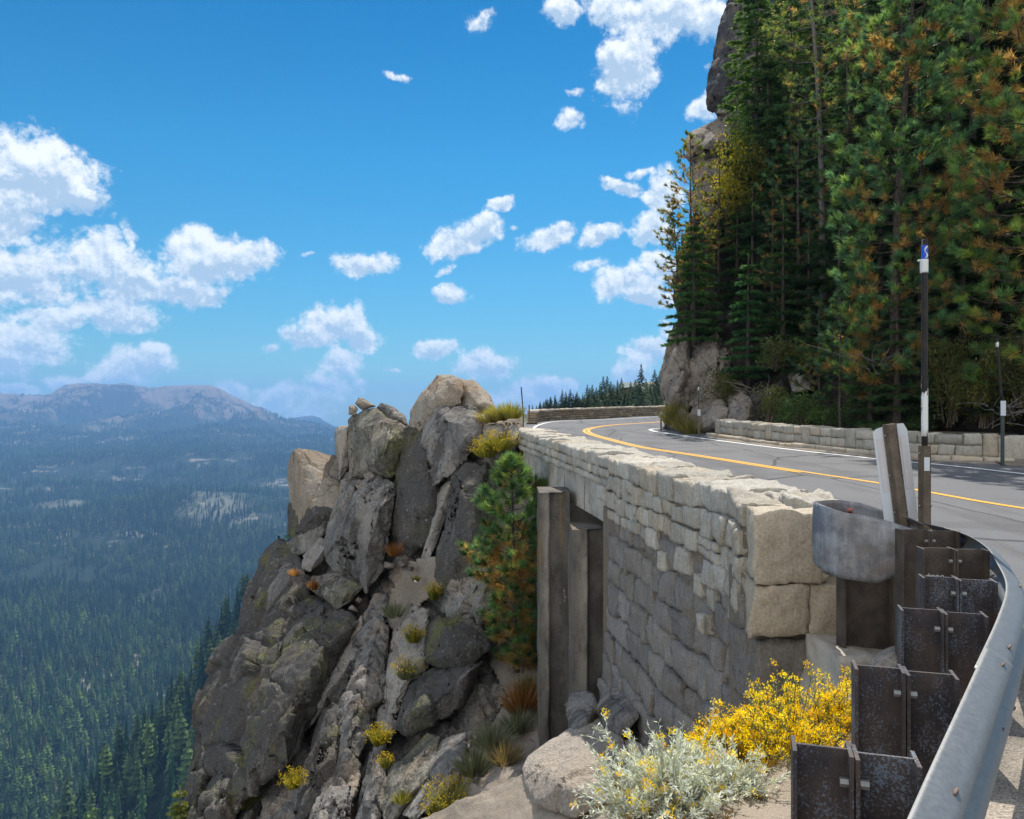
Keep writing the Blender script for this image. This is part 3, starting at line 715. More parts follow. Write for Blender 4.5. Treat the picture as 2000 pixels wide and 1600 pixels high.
WL = [(1.05, 30), (.95, 34.3), (1.37, 38), (2.3, 41.0), (4.5, 44), (9.6, 49), (18, 56)]
ribbon('road_edge_line', WL, -.07, .07, M['white'])
WR = [(11.6, 8), (10.7, 12), (9.95, 15.4), (9.4, 17.2), (8.65, 18.9), (7.68, 21.7), (6.9, 24.6), (6.36, 27), (5.75, 30), (5.55, 31.6), (5.9, 33.1), (7.4, 34.5), (11, 37)]
ribbon('road_edge_line', WR, -.07, .07, M['white'])
# shoulder of gravel along the guardrail on the road side
GR = Path(railp, lambda y: rz(y), .1); NG = 320; u = np.linspace(.0, GR.L, NG); wob = .10 * fbm(np.stack([u * 1.3, 0 * u, 0 * u], 1), 4, 3) + .05 * fbm(np.stack([u * 9, 0 * u, 0 * u], 1), 3, 5)
G = np.concatenate([GR.at(u, w + wob * max(0, (w - .2) / .42), 0)[None] for w in (-.04, .0, .1, .3, .5, .62)])
G[..., 2] = road_z(G[..., 0], G[..., 1]) + np.array([.02, .016, .014, .012, .009, .005])[:, None]
k = (np.arange(5)[:, None] * NG + np.arange(NG - 1)[None]).ravel()
tag(mk('gravel_shoulder', G.reshape(-1, 3), np.stack([k, k + NG, k + NG + 1, k + 1], 1)[:, ::-1], M['gravel']), kind='structure')

# ------------------------------------------------------------------ masonry
def cube_grid(nu, nv, nw):
    """surface grid of the unit cube [-1,1]^3; returns verts (merged) and quads"""
    idx = {}; V = []; Fq = []
    def vid(a, b, c):
        k = (a, b, c)
        if k not in idx: idx[k] = len(V); V.append((2 * a / nu - 1, 2 * b / nv - 1, 2 * c / nw - 1))
        return idx[k]
    for a in range(nu):
        for b in range(nv):
            Fq.append((vid(a, b, 0), vid(a, b + 1, 0), vid(a + 1, b + 1, 0), vid(a + 1, b, 0))); Fq.append((vid(a, b, nw), vid(a + 1, b, nw), vid(a + 1, b + 1, nw), vid(a, b + 1, nw)))
    for a in range(nu):
        for c in range(nw):
            Fq.append((vid(a, 0, c), vid(a + 1, 0, c), vid(a + 1, 0, c + 1), vid(a, 0, c + 1))); Fq.append((vid(a, nv, c), vid(a, nv, c + 1), vid(a + 1, nv, c + 1), vid(a + 1, nv, c)))
    for b in range(nv):
        for c in range(nw):
            Fq.append((vid(0, b, c), vid(0, b, c + 1), vid(0, b + 1, c + 1), vid(0, b + 1, c))); Fq.append((vid(nu, b, c), vid(nu, b + 1, c), vid(nu, b + 1, c + 1), vid(nu, b, c + 1)))
    return np.array(V, float), np.array(Fq)
_cg = {}
def stone_local(lo, hi, res, bulge=.03, rough=.02, rnd=.12, seed=0, shear=0.0, top_rough=0.0, chip=.8, rounding=.13):
    """a rough stone between two corners (u, w, v); w is outwards (negative = outer face)"""
    lo = np.array(lo, float); hi = np.array(hi, float); sz = hi - lo
    n = tuple(int(np.clip(round(x / res), 2, 26)) for x in sz)
    if n not in _cg: _cg[n] = cube_grid(*n)
    V, Fq = _cg[n]
    e = 9.0
    ln = (np.abs(V) ** e).sum(1) ** (1 / e); Vr = V / ln[:, None] * 1.0
    V2 = V * (1 - rounding) + Vr * rounding                       # rounded corners
    g = np.random.default_rng(seed)
    j = g.uniform(-rnd, rnd, (8, 3)) * sz.min() * .6    # corner jitter
    wts = np.stack([((1 + sx * V[:, 0]) * (1 + sy * V[:, 1]) * (1 + sz_ * V[:, 2])) / 8 for sx in (-1, 1) for sy in (-1, 1) for sz_ in (-1, 1)], 1)
    p = (lo + hi) / 2 + V2 * sz / 2 + wts @ j
    face = np.clip(1 - np.abs(V[:, 0]) ** 4, 0, 1) * np.clip(1 - np.abs(V[:, 2]) ** 4, 0, 1)
    p[:, 1] += np.where(V[:, 1] < -.5, -1, np.where(V[:, 1] > .5, 1, 0)) * bulge * (face - .3)
    q = p * np.array([1, 1, 1]) + seed * 3.17
    d = np.stack([fbm(q * 5 + 7, 4, seed % 97), fbm(q * 5, 4, seed % 89), fbm(q * 5 + 31, 4, seed % 83)], 1)
    d2 = np.stack([vnoise(q * 17 + 7, 1), vnoise(q * 17, 2), vnoise(q * 17 + 9, 3)], 1)
    p = p + d * rough * 1.5 + d2 * rough * .45
    if chip:
        f1, f2, cid = worley(q * np.array([5.5, 5.5, 3.2]), 4); p[:, 1] += np.where(V[:, 1] < -.3, 1, 0) * (cid - .5) * rough * 1.5 * chip
    if top_rough:
        p[:, 2] += np.where(V[:, 2] > .6, 1, 0) * (fbm(q * 4, 4, 5) * top_rough + (worley(q * 3.4, 9)[2] - .5) * top_rough * .7)
    return p, Fq
def build_stones(mb, path, stones, res, **kw):
    for (lo, hi, col, sd, opt) in stones:
        k = dict(kw); k.update(opt); r = k.pop('res', res)
        p, Fq = stone_local(lo, hi, r, seed=sd, **k)
        W = path.at(p[:, 0], p[:, 1], p[:, 2])
        mb.add(W, f4=Fq[:, ::-1], col=col)
def course(u0, u1, v0f, v1f, w0, w1, lmin, lmax, g, tints, gap=.012, opt=None, vj=.012, split=0.0):
    out = []; u = u0
    while u < u1 - .02:
        L = g.uniform(lmin, lmax)
        if u1 - u - L < lmin * .7: L = u1 - u
        v0 = v0f(u + L / 2) if callable(v0f) else v0f; v1 = v1f(u + L / 2) if callable(v1f) else v1f
        wj = g.uniform(-.012, .012)
        t = tints[g.integers(len(tints))] * g.uniform(.85, 1.1)
        hs = [(v0, v1)]
        if g.random() < split: m = v0 + (v1 - v0) * g.uniform(.4, .6); hs = [(v0, m), (m, v1)]
        for a, b in hs:
            out.append(((u + gap / 2, w0 + wj, a + gap / 2 + g.uniform(-vj, vj)), (u + L - gap / 2, w1, b - gap / 2 + g.uniform(-vj, vj)), tuple(np.array(t) * g.uniform(.93, 1.07)), int(g.integers(1, 9999)), dict(opt or {})))
        u += L
    return out
CREAM = [np.array(c) for c in ((1, 1, 1), (.96, .95, .93), (1.03, 1.0, .96), (.86, .86, .85), (.98, .91, .82), (.93, .94, .94))]
GREY = [np.array(c) for c in ((1, 1, 1), (.94, .94, .95), (1.05, 1.03, 1.0), (.9, .9, .91), (1.0, .97, .94))]
TAN = [np.array(c) for c in ((1, 1, 1), (.85, .82, .8), (1.12, 1.1, 1.05), (.95, .85, .72))]
wtop = lambda y: -.9645 + .0235 * np.asarray(y, float)
WP = Path(OUT, wtop, .05)
g = np.random.default_rng(21)
TH = .8
uT = float(WP.u_at_y(11.68))                              # where the fill wall ends and the span begins
wall = thing('parapet_wall', 'long cream stone parapet curving along the left edge of the road onto the bridge', 'stone wall', tuple(WP.at(np.array([3.0]), np.array([.4]), np.array([-.6]))[0]))
mb = MB()
capo = dict(top_rough=.045, bulge=.016)
def hvar(amp, sd): return lambda u: amp * math.sin(u * 2.1 + sd) + amp * .7 * math.sin(u * 5.3 + sd * 2)
c1 = lambda u: -.27 + .03 * math.sin(u * 1.7)
st = course(.55, uT, c1, lambda u: 0.0, -.01, TH + .02, .42, .85, g, CREAM, opt=capo, vj=.012)
c2 = lambda u: -.50 + .03 * math.sin(u * 2.3 + 1); c3 = lambda u: -.72 + .03 * math.sin(u * 1.9 + 2)
st += course(.6, uT, c2, c1, -.03, .32, .16, .42, g, CREAM, split=.12)
st += course(.6, uT, c3, c2, -.04, .32, .15, .38, g, CREAM, split=.18)
# inner face towards the road
st += course(.6, uT, -.66, -.29, .5, TH, .4, .8, g, CREAM, opt=dict(res=.09))
# ragged lower edge of pale stones stepping into the grey wall
for i in range(15):
    u = .62 + i * (uT - .7) / 15; L = (uT - .7) / 15
    dep = .16 + .15 * g.random() if i < 9 else .10 + .1 * g.random()
    if g.random() < .82: st.append(((u + .006, -.045, -.73 - dep), (u + L - .006, .3, c3(u) - .012), tuple(CREAM[g.integers(6)] * g.uniform(.85, 1.05)), int(g.integers(1, 9999)), {}))
    if i in (1, 3, 4, 7): st.append(((u + .01, -.04, -.75 - dep - .2), (u + L * .7, .3, -.73 - dep - .012), tuple(CREAM[g.integers(6)] * .92), int(g.integers(1, 9999)), {}))
build_stones(mb, WP, st, .030, bulge=.014, rough=.019)
# span section: three lower courses over the girder
st = course(uT, WP.L, lambda u: -.19, 0.0, -.0, TH, .35, .7, g, CREAM, opt=dict(top_rough=.035))
st += course(uT, WP.L, -.34, lambda u: -.19, -.015, .3, .2, .45, g, CREAM)
st += course(uT, WP.L, -.47, -.34, -.0, .3, .2, .5, g, CREAM, opt=dict(rough=.012))
st += course(uT, WP.L, -.55, -.19, .5, TH, .5, .9, g, CREAM, opt=dict(res=.12))
build_stones(mb, WP, st, .042, bulge=.012, rough=.016)
mb.build('stone_course', M['stone_cream'], wall)
# mortar core
def slab(path, u0, u1, w0, w1, v0, v1, n=60):
    u = np.linspace(u0, u1, n); m = MB()
    R_ = [path.at(u, np.full(n, w), np.full(n, v) if np.isscalar(v) else np.array([v(x) for x in u])) for (w, v) in ((w0, v0), (w1, v0), (w1, v1), (w0, v1))]
    V = np.stack(R_, 1).reshape(-1, 3); i = (np.arange(n - 1) * 4)[:, None] + np.arange(4)[None]; k = (np.arange(n - 1) * 4)[:, None] + (np.arange(4)[None] + 1) % 4
    f = np.stack([i, k, k + 4, i + 4], -1).reshape(-1, 4)
    f = np.concatenate([f, [[3, 2, 1, 0], [(n - 1) * 4, (n - 1) * 4 + 1, (n - 1) * 4 + 2, (n - 1) * 4 + 3]]])
    m.add(V, f4=f); return m
cm = slab(WP, .62, uT, .018, TH - .04, -.85, -.05); a = slab(WP, uT, WP.L - .03, .035, TH - .04, -.46, -.05); cm.add(*[a.arrays()[0]], f4=a.arrays()[1][1])
cm.build('mortar_core', M['mortar'], wall, smooth=False)
# big squared end blocks
eb = MB()
def eblock(lo, hi, mb_, seed, rough=.022, col=(1, 1, 1), bulge=.01, **k):
    p, Fq = stone_local(lo, hi, .03, bulge=bulge, rough=rough, rnd=.045, seed=seed, chip=.15, **k); p[:, 0] += (p[:, 1] - 6.36) * .2; mb_.add(p, f4=Fq[:, [0, 1, 2, 3]], col=col)
def wb(x0, x1, y0, y1, z0, z1): return (x0, y0, z0), (x1, y1, z1)
zt = float(wtop(6.5))
eblock(*wb(1.93, 2.50, 6.36, 7.3, zt - .60, zt - .01), eb, 5, rough=.02, top_rough=.03)
eb.build('end_block', M['stone_block'], wall)
cp = MB(); p, Fq = stone_local((2.40, 6.75, zt - .55), (2.92, 7.75, zt + .02), .035, bulge=.03, rough=.03, seed=11, top_rough=.05); cp.add(p, f4=Fq)
cp.build('end_cap_stone', M['stone_cream'], wall)
# ------------------------------------------------------------------ grey retaining wall under the parapet
rw = thing('retaining_wall', 'tall grey boulder masonry retaining wall below the cream parapet, sloping down to the flowers', 'retaining wall', tuple(WP.at(np.array([2.0]), np.array([.3]), np.array([-4.0]))[0]))
mb = MB(); st = []
g = np.random.default_rng(33)
v = -.74; row = 0
while v > -6.4:
    h = g.uniform(.30, .46)
    ue = uT + max(0, (-v - 2.6)) * .22
    bat = (-v - .7) * .045
    tilt = g.uniform(-.02, .02)
    st += course(.5, ue, v - h, v, -.0 - bat + .02, .45, .38, .95, g, GREY, gap=.006, vj=.03, opt=dict(bulge=.018, rough=.034, rnd=.16, rounding=.16, res=.06 if v > -3.5 else .1))
    v -= h; row += 1
build_stones(mb, WP, st, .06)
# end face (towards the camera) below the end block
fb = MB()
for (x0, x1, z0, z1, sd) in ((1.92, 2.36, -1.84, -1.41, 3), (2.38, 2.72, -1.86, -1.40, 8), (2.74, 3.1, -1.9, -1.2, 9)):
    p, Fq = stone_local((x0, 6.40, z0), (x1, 7.2, z1), .03, bulge=.015, rough=.022, rnd=.10, seed=sd, chip=.2); p[:, 0] += (p[:, 1] - 6.36) * .2; fb.add(p, f4=Fq, col=(.95, .93, .9))
for (x0, x1, z0, z1, sd) in ((1.95, 2.9, -2.5, -1.88, 14), (1.98, 2.5, -3.1, -2.52, 15), (2.52, 3.2, -3.1, -2.52, 16)):
    p, Fq = stone_local((x0, 6.48, z0), (x1, 7.2, z1), .045, bulge=.04, rough=.028, rnd=.14, seed=sd); mb.add(p, f4=Fq, col=(.85, .83, .8))
for (x, y, z, s, sd) in ((2.28, 6.5, -1.375, .08, 4), (2.5, 6.52, -1.37, .07, 5), (2.08, 6.52, -1.375, .05, 6)):
    p, Fq = stone_local((x - s, y - .06, z - .035), (x + s, y + .1, z + .04), .03, seed=sd, rough=.02); fb.add(p, f4=Fq, col=(1.05, 1.05, 1))
mb.build('grey_stone', M['stone_grey'], rw); fb.build('end_stone', M['stone_block'], rw)
lite = MB(); uu = float(WP.u_at_y(8.15))
p, Fq = stone_local((uu - .10, -.10, -1.50), (uu + .05, .2, -1.31), .025, bulge=.02, rough=.015, seed=77); lite.add(WP.at(p[:, 0], p[:, 1], p[:, 2]), f4=Fq[:, ::-1])
lite.build('pale_patch_stone', M['stone_cream'], rw)
cm = slab(WP, .42, uT + .4, .035, .8, -6.6, -.78); cm.box((2.5, 6.95, -2.3), (1.0, .8, 1.75))
cm.build('mortar_core', M['mortar'], rw, smooth=False)

# ------------------------------------------------------------------ bridge span: girder, deck, piers, abutment
br = thing('bridge', 'concrete road bridge span under the cream parapet with two tall stained piers', 'bridge', (1.0, 15.0, -4.0))
zdk = -.56
slab(WP, uT - .02, WP.L - 1.3, .06, .55, -1.03, zdk + .10, 50).build('girder', M['concrete'], br, smooth=False)
slab(WP, uT - .02, WP.L - .4, .085, 7.0, -.86, -.71, 50).build('deck_slab', M['pier'], br, smooth=False)
slab(WP, uT + .15, WP.L - .5, 2.4, 2.9, -1.3, -.86, 30).build('girder', M['pier'], br, smooth=False)
for uq in (uT + 1.6, uT + 3.1, uT + 4.6, uT + 6.0): slab(WP, uq, uq + .018, .054, .12, -1.02, -.6, 2).build('girder_joint', M['mortar'], br, smooth=False)
def pier(px0, px1, d, ytop, zbot, depth, seed, notch=.35):
    x0 = (px0 - 1000) / F * d; x1 = (px1 - 1000) / F * d; zt_ = (800 - ytop) / F * d
    m = MB(); prof = [(x0, 0), (x0 + (x1 - x0) * notch - .035, 0), (x0 + (x1 - x0) * notch, 0), (x0 + (x1 - x0) * notch + .012, .02), (x0 + (x1 - x0) * (notch + .06), .09), (x1, .11), (x1, depth), (x0, depth)]
    zs = np.linspace(zbot, zt_, 36); V = []; n = len(prof)
    for z in zs:
        for (x, y) in prof:
            q = np.array([[x * 3, (d + y) * 3, z * 3]]); V.append((x + .02 * fbm(q, 3, seed)[0], d + y + .02 * fbm(q, 3, seed + 5)[0], z))
    f = [(r * n + i, r * n + (i + 1) % n, (r + 1) * n + (i + 1) % n, (r + 1) * n + i) for r in range(len(zs) - 1) for i in range(n)]
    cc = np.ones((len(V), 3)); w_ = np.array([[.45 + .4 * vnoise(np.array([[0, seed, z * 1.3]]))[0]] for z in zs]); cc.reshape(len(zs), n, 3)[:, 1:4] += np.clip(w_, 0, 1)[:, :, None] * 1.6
    m.add(V, f4=f, col=cc); k = (len(zs) - 1) * n; m.add(np.array(V)[k:k + n], f4=[(0, 1, 6, 7), (1, 2, 5, 6), (2, 3, 4, 5)])
    return m
for a in ((1053, 1114, 13.6, 963, -7.6, 1.1, 3, .3), (1118, 1186, 12.15, 1035, -6.8, .8, 9, .42)):
    o = pier(*a).build('pier', M['pier'], br, smooth=False); bevel(o, .025, 2)
pb = MB(); pb.box((P(1150, 985, 14.6)[0] + .3, 14.9, -3.6), (1.3, .35, 5.2)); pb.build('cross_wall', M['pier'], br, smooth=False)
ab = MB(); a = slab(WP, WP.L - 1.05, WP.L + .2, .12, 5.0, -1.5, -.74, 8); ab.add(a.arrays()[0], f4=a.arrays()[1][1]); ab.build('abutment', M['pier'], br, smooth=False)
lg = MB(); a = slab(WP, WP.L - 1.7, WP.L - .9, -.02, 4.0, -1.28, -1.14, 8); lg.add(a.arrays()[0], f4=a.arrays()[1][1]); lg.build('bearing_ledge', M['concrete'], br, smooth=False)
rp = MB(); p, Fq = stone_local((uT - .06, -.07, -.66), (uT + .42, .12, -.46), .04, bulge=.01, rough=.012, seed=55, chip=0); rp.add(WP.at(p[:, 0], p[:, 1], p[:, 2]), f4=Fq[:, ::-1], col=(1.15, 1.2, 1.2)); rp.build('patch_of_fresh_concrete', M['concrete'], br)

# ------------------------------------------------------------------ low wall across the road, with kerb stones
RWp = [(12.0, 17.6), (11.0, 17.75), (10.0, 18.2), (9.3, 19.1), (8.5, 21.2), (7.7, 24.0), (7.05, 27.9)]
RPth = Path(RWp, lambda y: rz(y), .08)
low = thing('roadside_wall', 'low pale stone wall with a kerb along its foot on the far side of the road', 'stone wall', (9.0, 20.5, float(rz(20.5))))
g = np.random.default_rng(44); mb = MB(); L = RPth.L
def blocks(u0, u1):
    out = []; u = u0
    while u < u1 - .1:
        pw = g.uniform(.30, .42)
        out.append(((u + .008, .0, .12), (u + pw - .008, .55, .62), tuple(CREAM[g.integers(6)] * g.uniform(.9, 1.05)), int(g.integers(1, 9999)), dict(top_rough=.02))); u += pw
        if u > u1 - .3: break
        Ls = min(g.uniform(.9, 1.7), u1 - u)
        out += course(u, u + Ls, .37, .60, .0, .55, .35, .6, g, CREAM, opt=dict(top_rough=.025))
        out += course(u, u + Ls, .12, .37, .0, .5, .28, .55, g, CREAM)
        u += Ls
    return out
st = blocks(1.15, L)
st.append(((.0, -.0, .0), (.62, .6, .56), (.86, .85, .84), 91, dict(top_rough=.03, bulge=.05, rough=.03))); st.append(((.64, -.0, .05), (1.14, .58, .58), (1, 1, .98), 92, dict(top_rough=.03)))
build_stones(mb, RPth, st, .055, bulge=.02, rough=.014, chip=.3)
mb.build('stone_block', M['stone_cream'], low)
a = slab(RPth, .5, L - .03, .035, .5, -.05, .56); a.build('mortar_core', M['mortar'], low, smooth=False)
mb = MB(); st = course(.9, L, -.06, .13, -.26, .05, .5, .85, g, CREAM + TAN, opt=dict(bulge=.01, rough=.014)); build_stones(mb, RPth, st, .06, chip=.2); mb.build('kerb_stone', M['stone_block'], low)
# ------------------------------------------------------------------ far wall round the outside of the bend
FWp = [(.75, 38.6), (1.0, 41.0), (2.2, 43.4), (4.5, 46.4), (8, 50.3), (13, 55), (19, 60)]
FP_ = Path(FWp, lambda y: rz(y) + .1, .15)
fw = thing('bend_wall', 'long brown stone wall round the outside of the far bend in front of the firs', 'stone wall', (5.0, 47.0, float(rz(47))))
g = np.random.default_rng(45); mb = MB(); st = []
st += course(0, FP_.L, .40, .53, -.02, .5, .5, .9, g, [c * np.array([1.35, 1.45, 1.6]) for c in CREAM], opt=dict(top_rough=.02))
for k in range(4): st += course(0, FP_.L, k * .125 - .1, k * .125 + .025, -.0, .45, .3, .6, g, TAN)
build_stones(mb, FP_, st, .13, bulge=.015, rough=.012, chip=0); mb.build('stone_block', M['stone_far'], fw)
a = slab(FP_, .05, FP_.L, .04, .42, -.4, .48); a.build('mortar_core', M['mortar'], fw, smooth=False)
# ------------------------------------------------------------------ guardrail
RPX = Path(railp, lambda y: -.967 + .0235 * np.asarray(y, float), .03)
rail = thing('guardrail', 'curved grey steel guardrail with dark I-beam posts and a rounded end by the stone wall', 'guardrail', (2.0, 3.4, -1.7))
WPR = [(0, 0), (.012, -.006), (.064, -.034), (.083, -.056), (.083, -.064), (.068, -.088), (.012, -.130), (.002, -.15), (.002, -.162), (.012, -.182), (.068, -.224), (.083, -.248), (.083, -.256), (.064, -.278), (.012, -.306), (0, -.312)]
def beam(u0, u1, off, name):
    n = int((u1 - u0) / .04) + 2; u = np.linspace(u0, u1, n); k = len(WPR)
    V = np.stack([RPX.at(u, np.full(n, w + off), np.full(n, v)) for w, v in WPR], 1).reshape(-1, 3)
    i = (np.arange(n - 1)[:, None] * k + np.arange(k - 1)[None]).ravel()
    o = mk(name, V, np.stack([i, i + 1, i + k + 1, i + k], 1), M['galv'], rail)
    m = o.modifiers.new('sheet', 'SOLIDIFY'); m.thickness = .004; m.offset = 0; return o
us_ = float(RPX.u_at_y(3.02))
nb_ = beam(0, us_, .006, 'beam'); fb_ = beam(us_ - .3, RPX.L - .02, 0, 'beam')
def ellipsoid(m, c, r, ax=None, n=10):
    th = np.linspace(0, math.pi, n // 2 + 2)[1:-1]; ph = np.arange(n) / n * 2 * math.pi
    V = [[0, 0, 1.0]] + [[math.sin(a) * math.cos(b), math.sin(a) * math.sin(b), math.cos(a)] for a in th for b in ph] + [[0, 0, -1.0]]
    V = np.array(V) * np.array(r)
    if ax is not None: V = V @ np.array(ax)
    k = len(th); f3 = [(0, 1 + j, 1 + (j + 1) % n) for j in range(n)] + [(1 + k * n, 1 + (k - 1) * n + (j + 1) % n, 1 + (k - 1) * n + j) for j in range(n)]
    f4 = [(1 + r_ * n + j, 1 + (r_ + 1) * n + j, 1 + (r_ + 1) * n + (j + 1) % n, 1 + r_ * n + (j + 1) % n) for r_ in range(k - 1) for j in range(n)]
    m.add(V + np.array(c), f3=f3, f4=f4)
def rail_bolt(y, v, parent, w=.082):
    u = float(RPX.u_at_y(y)); c = RPX.at(np.array([u]), np.array([w]), np.array([v]))[0]; t = RPX.tan(np.array([u]))[0]
    nrm = np.array([t[1], -t[0], 0]); up = np.array([0, 0, 1.0]); ax = np.stack([np.array([t[0], t[1], 0]), up * .75 + nrm * .66, nrm * .75 - up * .66])
    m = MB(); ellipsoid(m, c, (.024, .010, .006), ax); m.build('rail_bolt', M['rust'], parent)
for y, v, pb in ((2.02, -.03, nb_), (1.88, -.035, nb_), (2.94, -.03, nb_), (3.14, -.03, fb_), (3.22, -.30, fb_), (2.98, -.29, nb_), (2.86, -.232, nb_), (4.1, -.03, fb_)):
    rail_bolt(y, v, pb, .068 if v > -.2 else .075)
# rounded end: the beam flattens into a tall sheet that curls back round to the posts
NP = np.array([(3.0, 5.85), (2.78, 6.12), (2.5, 6.20), (2.31, 6.08), (2.272, 5.9), (2.36, 5.72), (2.56, 5.62), (2.82, 5.575)])
nq = poly_resample(NP, .02); n = len(nq); fr = np.linspace(0, 1, n)
tq = np.gradient(nq, axis=0); tq /= np.linalg.norm(tq, axis=1)[:, None]
blend = np.interp(fr, [0, .22, .86, 1], [0, 1, 1, .6])
topv = np.interp(fr, [0, .25, .55, .8, 1], [-.83, -.72, -.69, -.745, -.835]); botv = np.interp(fr, [0, .25, .52, .72, .86, 1], [-1.142, -1.20, -1.145, -1.21, -1.225, -1.15])
K = len(WPR); vv = np.linspace(0, 1, K); V = []
for i in range(n):
    nr = np.array([tq[i, 1], -tq[i, 0]])
    for k, (w, v) in enumerate(WPR):
        zz = (topv[i] + v) * (1 - blend[i]) + (topv[i] + (botv[i] - topv[i]) * vv[k]) * blend[i]
        ww = w * (1 - blend[i]) + .012 * math.sin(vv[k] * math.pi) * blend[i]
        V.append((nq[i, 0] + nr[0] * ww, nq[i, 1] + nr[1] * ww, zz + .006 * math.sin(fr[i] * 23) * (vv[k] < .1)))
i = (np.arange(n - 1)[:, None] * K + np.arange(K - 1)[None]).ravel()
o = mk('end_terminal', V, np.stack([i, i + 1, i + K + 1, i + K], 1), M['nose'], rail); m = o.modifiers.new('sheet', 'SOLIDIFY'); m.thickness = .004; m.offset = 0
tagm = MB(); tagm.box((P(1660, 999, 6.15)), (.05, .004, .05)); rs = tagm.build('red_tag', M['red'], o, base=P(1660, 999, 6.15)); 
tm = MB(); ellipsoid(tm, P(1660, 1001, 6.14), (.012, .004, .012)); tm.build('tag_hole', M['black'], o, base=P(1660, 1001, 6.14))
def ibeam(c, ang, depth, fw, z0, z1, tw=.009, tf=.011):
    """I section: the web runs along local x"""
    m = MB(); a = rotz(ang)
    def bx(x, y, sx, sy):
        p = a @ np.array([x, y, 0]); m.box((c[0] + p[0], c[1] + p[1], (z0 + z1) / 2), (sx, sy, z1 - z0), a)
    bx(0, 0, depth - 2 * tf, tw); bx(-depth / 2 + tf / 2, 0, tf, fw); bx(depth / 2 - tf / 2, 0, tf, fw); return m
PD = [(2.135, 'post'), (2.755, 'post'), (3.49, 'post'), (4.10, 'post'), (4.87, 'post_brown'), (5.52, 'post_brown'), (1.45, 'post')]
PXs = [(1545, 1665, 1795), (1665, 1765, 1868), (1755, 1840, 1925), (1797, 1868, 1943), (1795, 1860, 1925), (1755, 1810, 1868), None]
TOPS = [1468, 1310, 1195, 1130, 1072, 1036, None]
for q, ((d, mt), xs) in enumerate(zip(PD, PXs)):
    u = float(RPX.u_at_y(d - .12 if d < 4.5 else d)); t = RPX.tan(np.array([u]))[0]; ang = math.atan2(-t[0], t[1])   # local x -> right of travel
    zt_ = float(-.967 + .0235 * d) + .006
    if xs is None:
        w1 = w2 = .19; L0 = np.array([.35, 1.72])
        nrm = np.array([t[1], -t[0]]); rp_ = RPX.at(np.array([u]), np.array([-.002]), np.array([0.]))[0][:2]; pc = rp_ - nrm * .285; bc = rp_ - nrm * .095
    else:
        ang *= .45 if q < 4 else .2
        ca, sa = math.cos(ang), math.sin(ang)
        X0, X1, X2 = [(x - 1000) / F for x in xs]
        # place along a line through the joint between post and blockout, tilted by ang
        jx = X1 * d; jy = d
        def hit(X):  # distance along the line where the pixel ray meets it
            return (X * jy - jx) / (ca - X * sa)
        w1 = -hit(X0); w2 = hit(X2)
        pc = np.array([jx - ca * w1 / 2, jy - sa * w1 / 2]); bc = np.array([jx + ca * w2 / 2, jy + sa * w2 / 2])
    gz = -1.95
    p = ibeam((pc[0], pc[1]), ang, w1 - .004, .105, gz, zt_).build('post', M[mt], rail, base=(pc[0], pc[1], gz), smooth=False)
    b = ibeam((bc[0], bc[1]), ang, w2 - .004, .105, zt_ - .38, zt_ - .006).build('blockout', M[mt], p, base=(bc[0], bc[1], zt_ - .2), smooth=False)
    jx_, jy_ = (pc + bc) / 2; a = rotz(ang)
    for dx in (-.026, .024):
        bm_ = MB()
        c = np.array([jx_, jy_, zt_ - .075]) + a @ np.array([dx, -.035, 0])
        th = np.arange(6) / 6 * 2 * math.pi; V = np.concatenate([np.stack([np.full(6, s), np.cos(th) * .0125, np.sin(th) * .0125], 1) for s in (-.011, .011)]) @ a.T + c
        bm_.add(V, f4=[(k, (k + 1) % 6, 6 + (k + 1) % 6, 6 + k) for k in range(6)]); bm_.add(V[[0, 1, 2, 3, 4, 5]], f4=[(0, 1, 2, 3), (0, 3, 4, 5)]); bm_.add(V[[6, 7, 8, 9, 10, 11]], f4=[(0, 1, 2, 3), (0, 3, 4, 5)])
        bm_.build('post_bolt', M['bolt'], p, base=(jx_, jy_, zt_ - .075), smooth=False)
    if q == 4:
        fc = bpy.data.curves.new('scribble', 'FONT'); fc.body = 'derva o'; fc.size = .042; fc.extrude = .0006; fc.shear = .3; fc.space_character = .85
        fo = bpy.data.objects.new('tmp', fc); COL.objects.link(fo); dg = bpy.context.evaluated_depsgraph_get(); me = bpy.data.meshes.new_from_object(fo.evaluated_get(dg)); bpy.data.objects.remove(fo)
        me.materials.clear(); me.materials.append(M['scribble']); so_ = bpy.data.objects.new('marker_scribble', me); COL.objects.link(so_); so_.parent = p
        so_.location = Vector(P(1806, 1129, d - .012)) - wloc(p); so_.rotation_euler = (R(90), 0, ang)
m = ibeam((P(1690, 1200, 6.02)[0], 6.02), -.02, .375, .16, -1.95, -.98, .012, .014); m.build('post', M['post_brown'], rail, base=(P(1690, 1200, 6.02)[0], 6.02, -1.95), smooth=False)
ft = MB(); p_, Fq = stone_local((2.34, 5.72, -2.5), (3.05, 6.42, -1.80), .05, bulge=.02, rough=.02, seed=66, chip=.1); ft.add(p_, f4=Fq)
foot = ft.build('concrete_footing', M['concrete']); tag(foot, 'rough concrete block at the foot of the last guardrail post', 'footing')
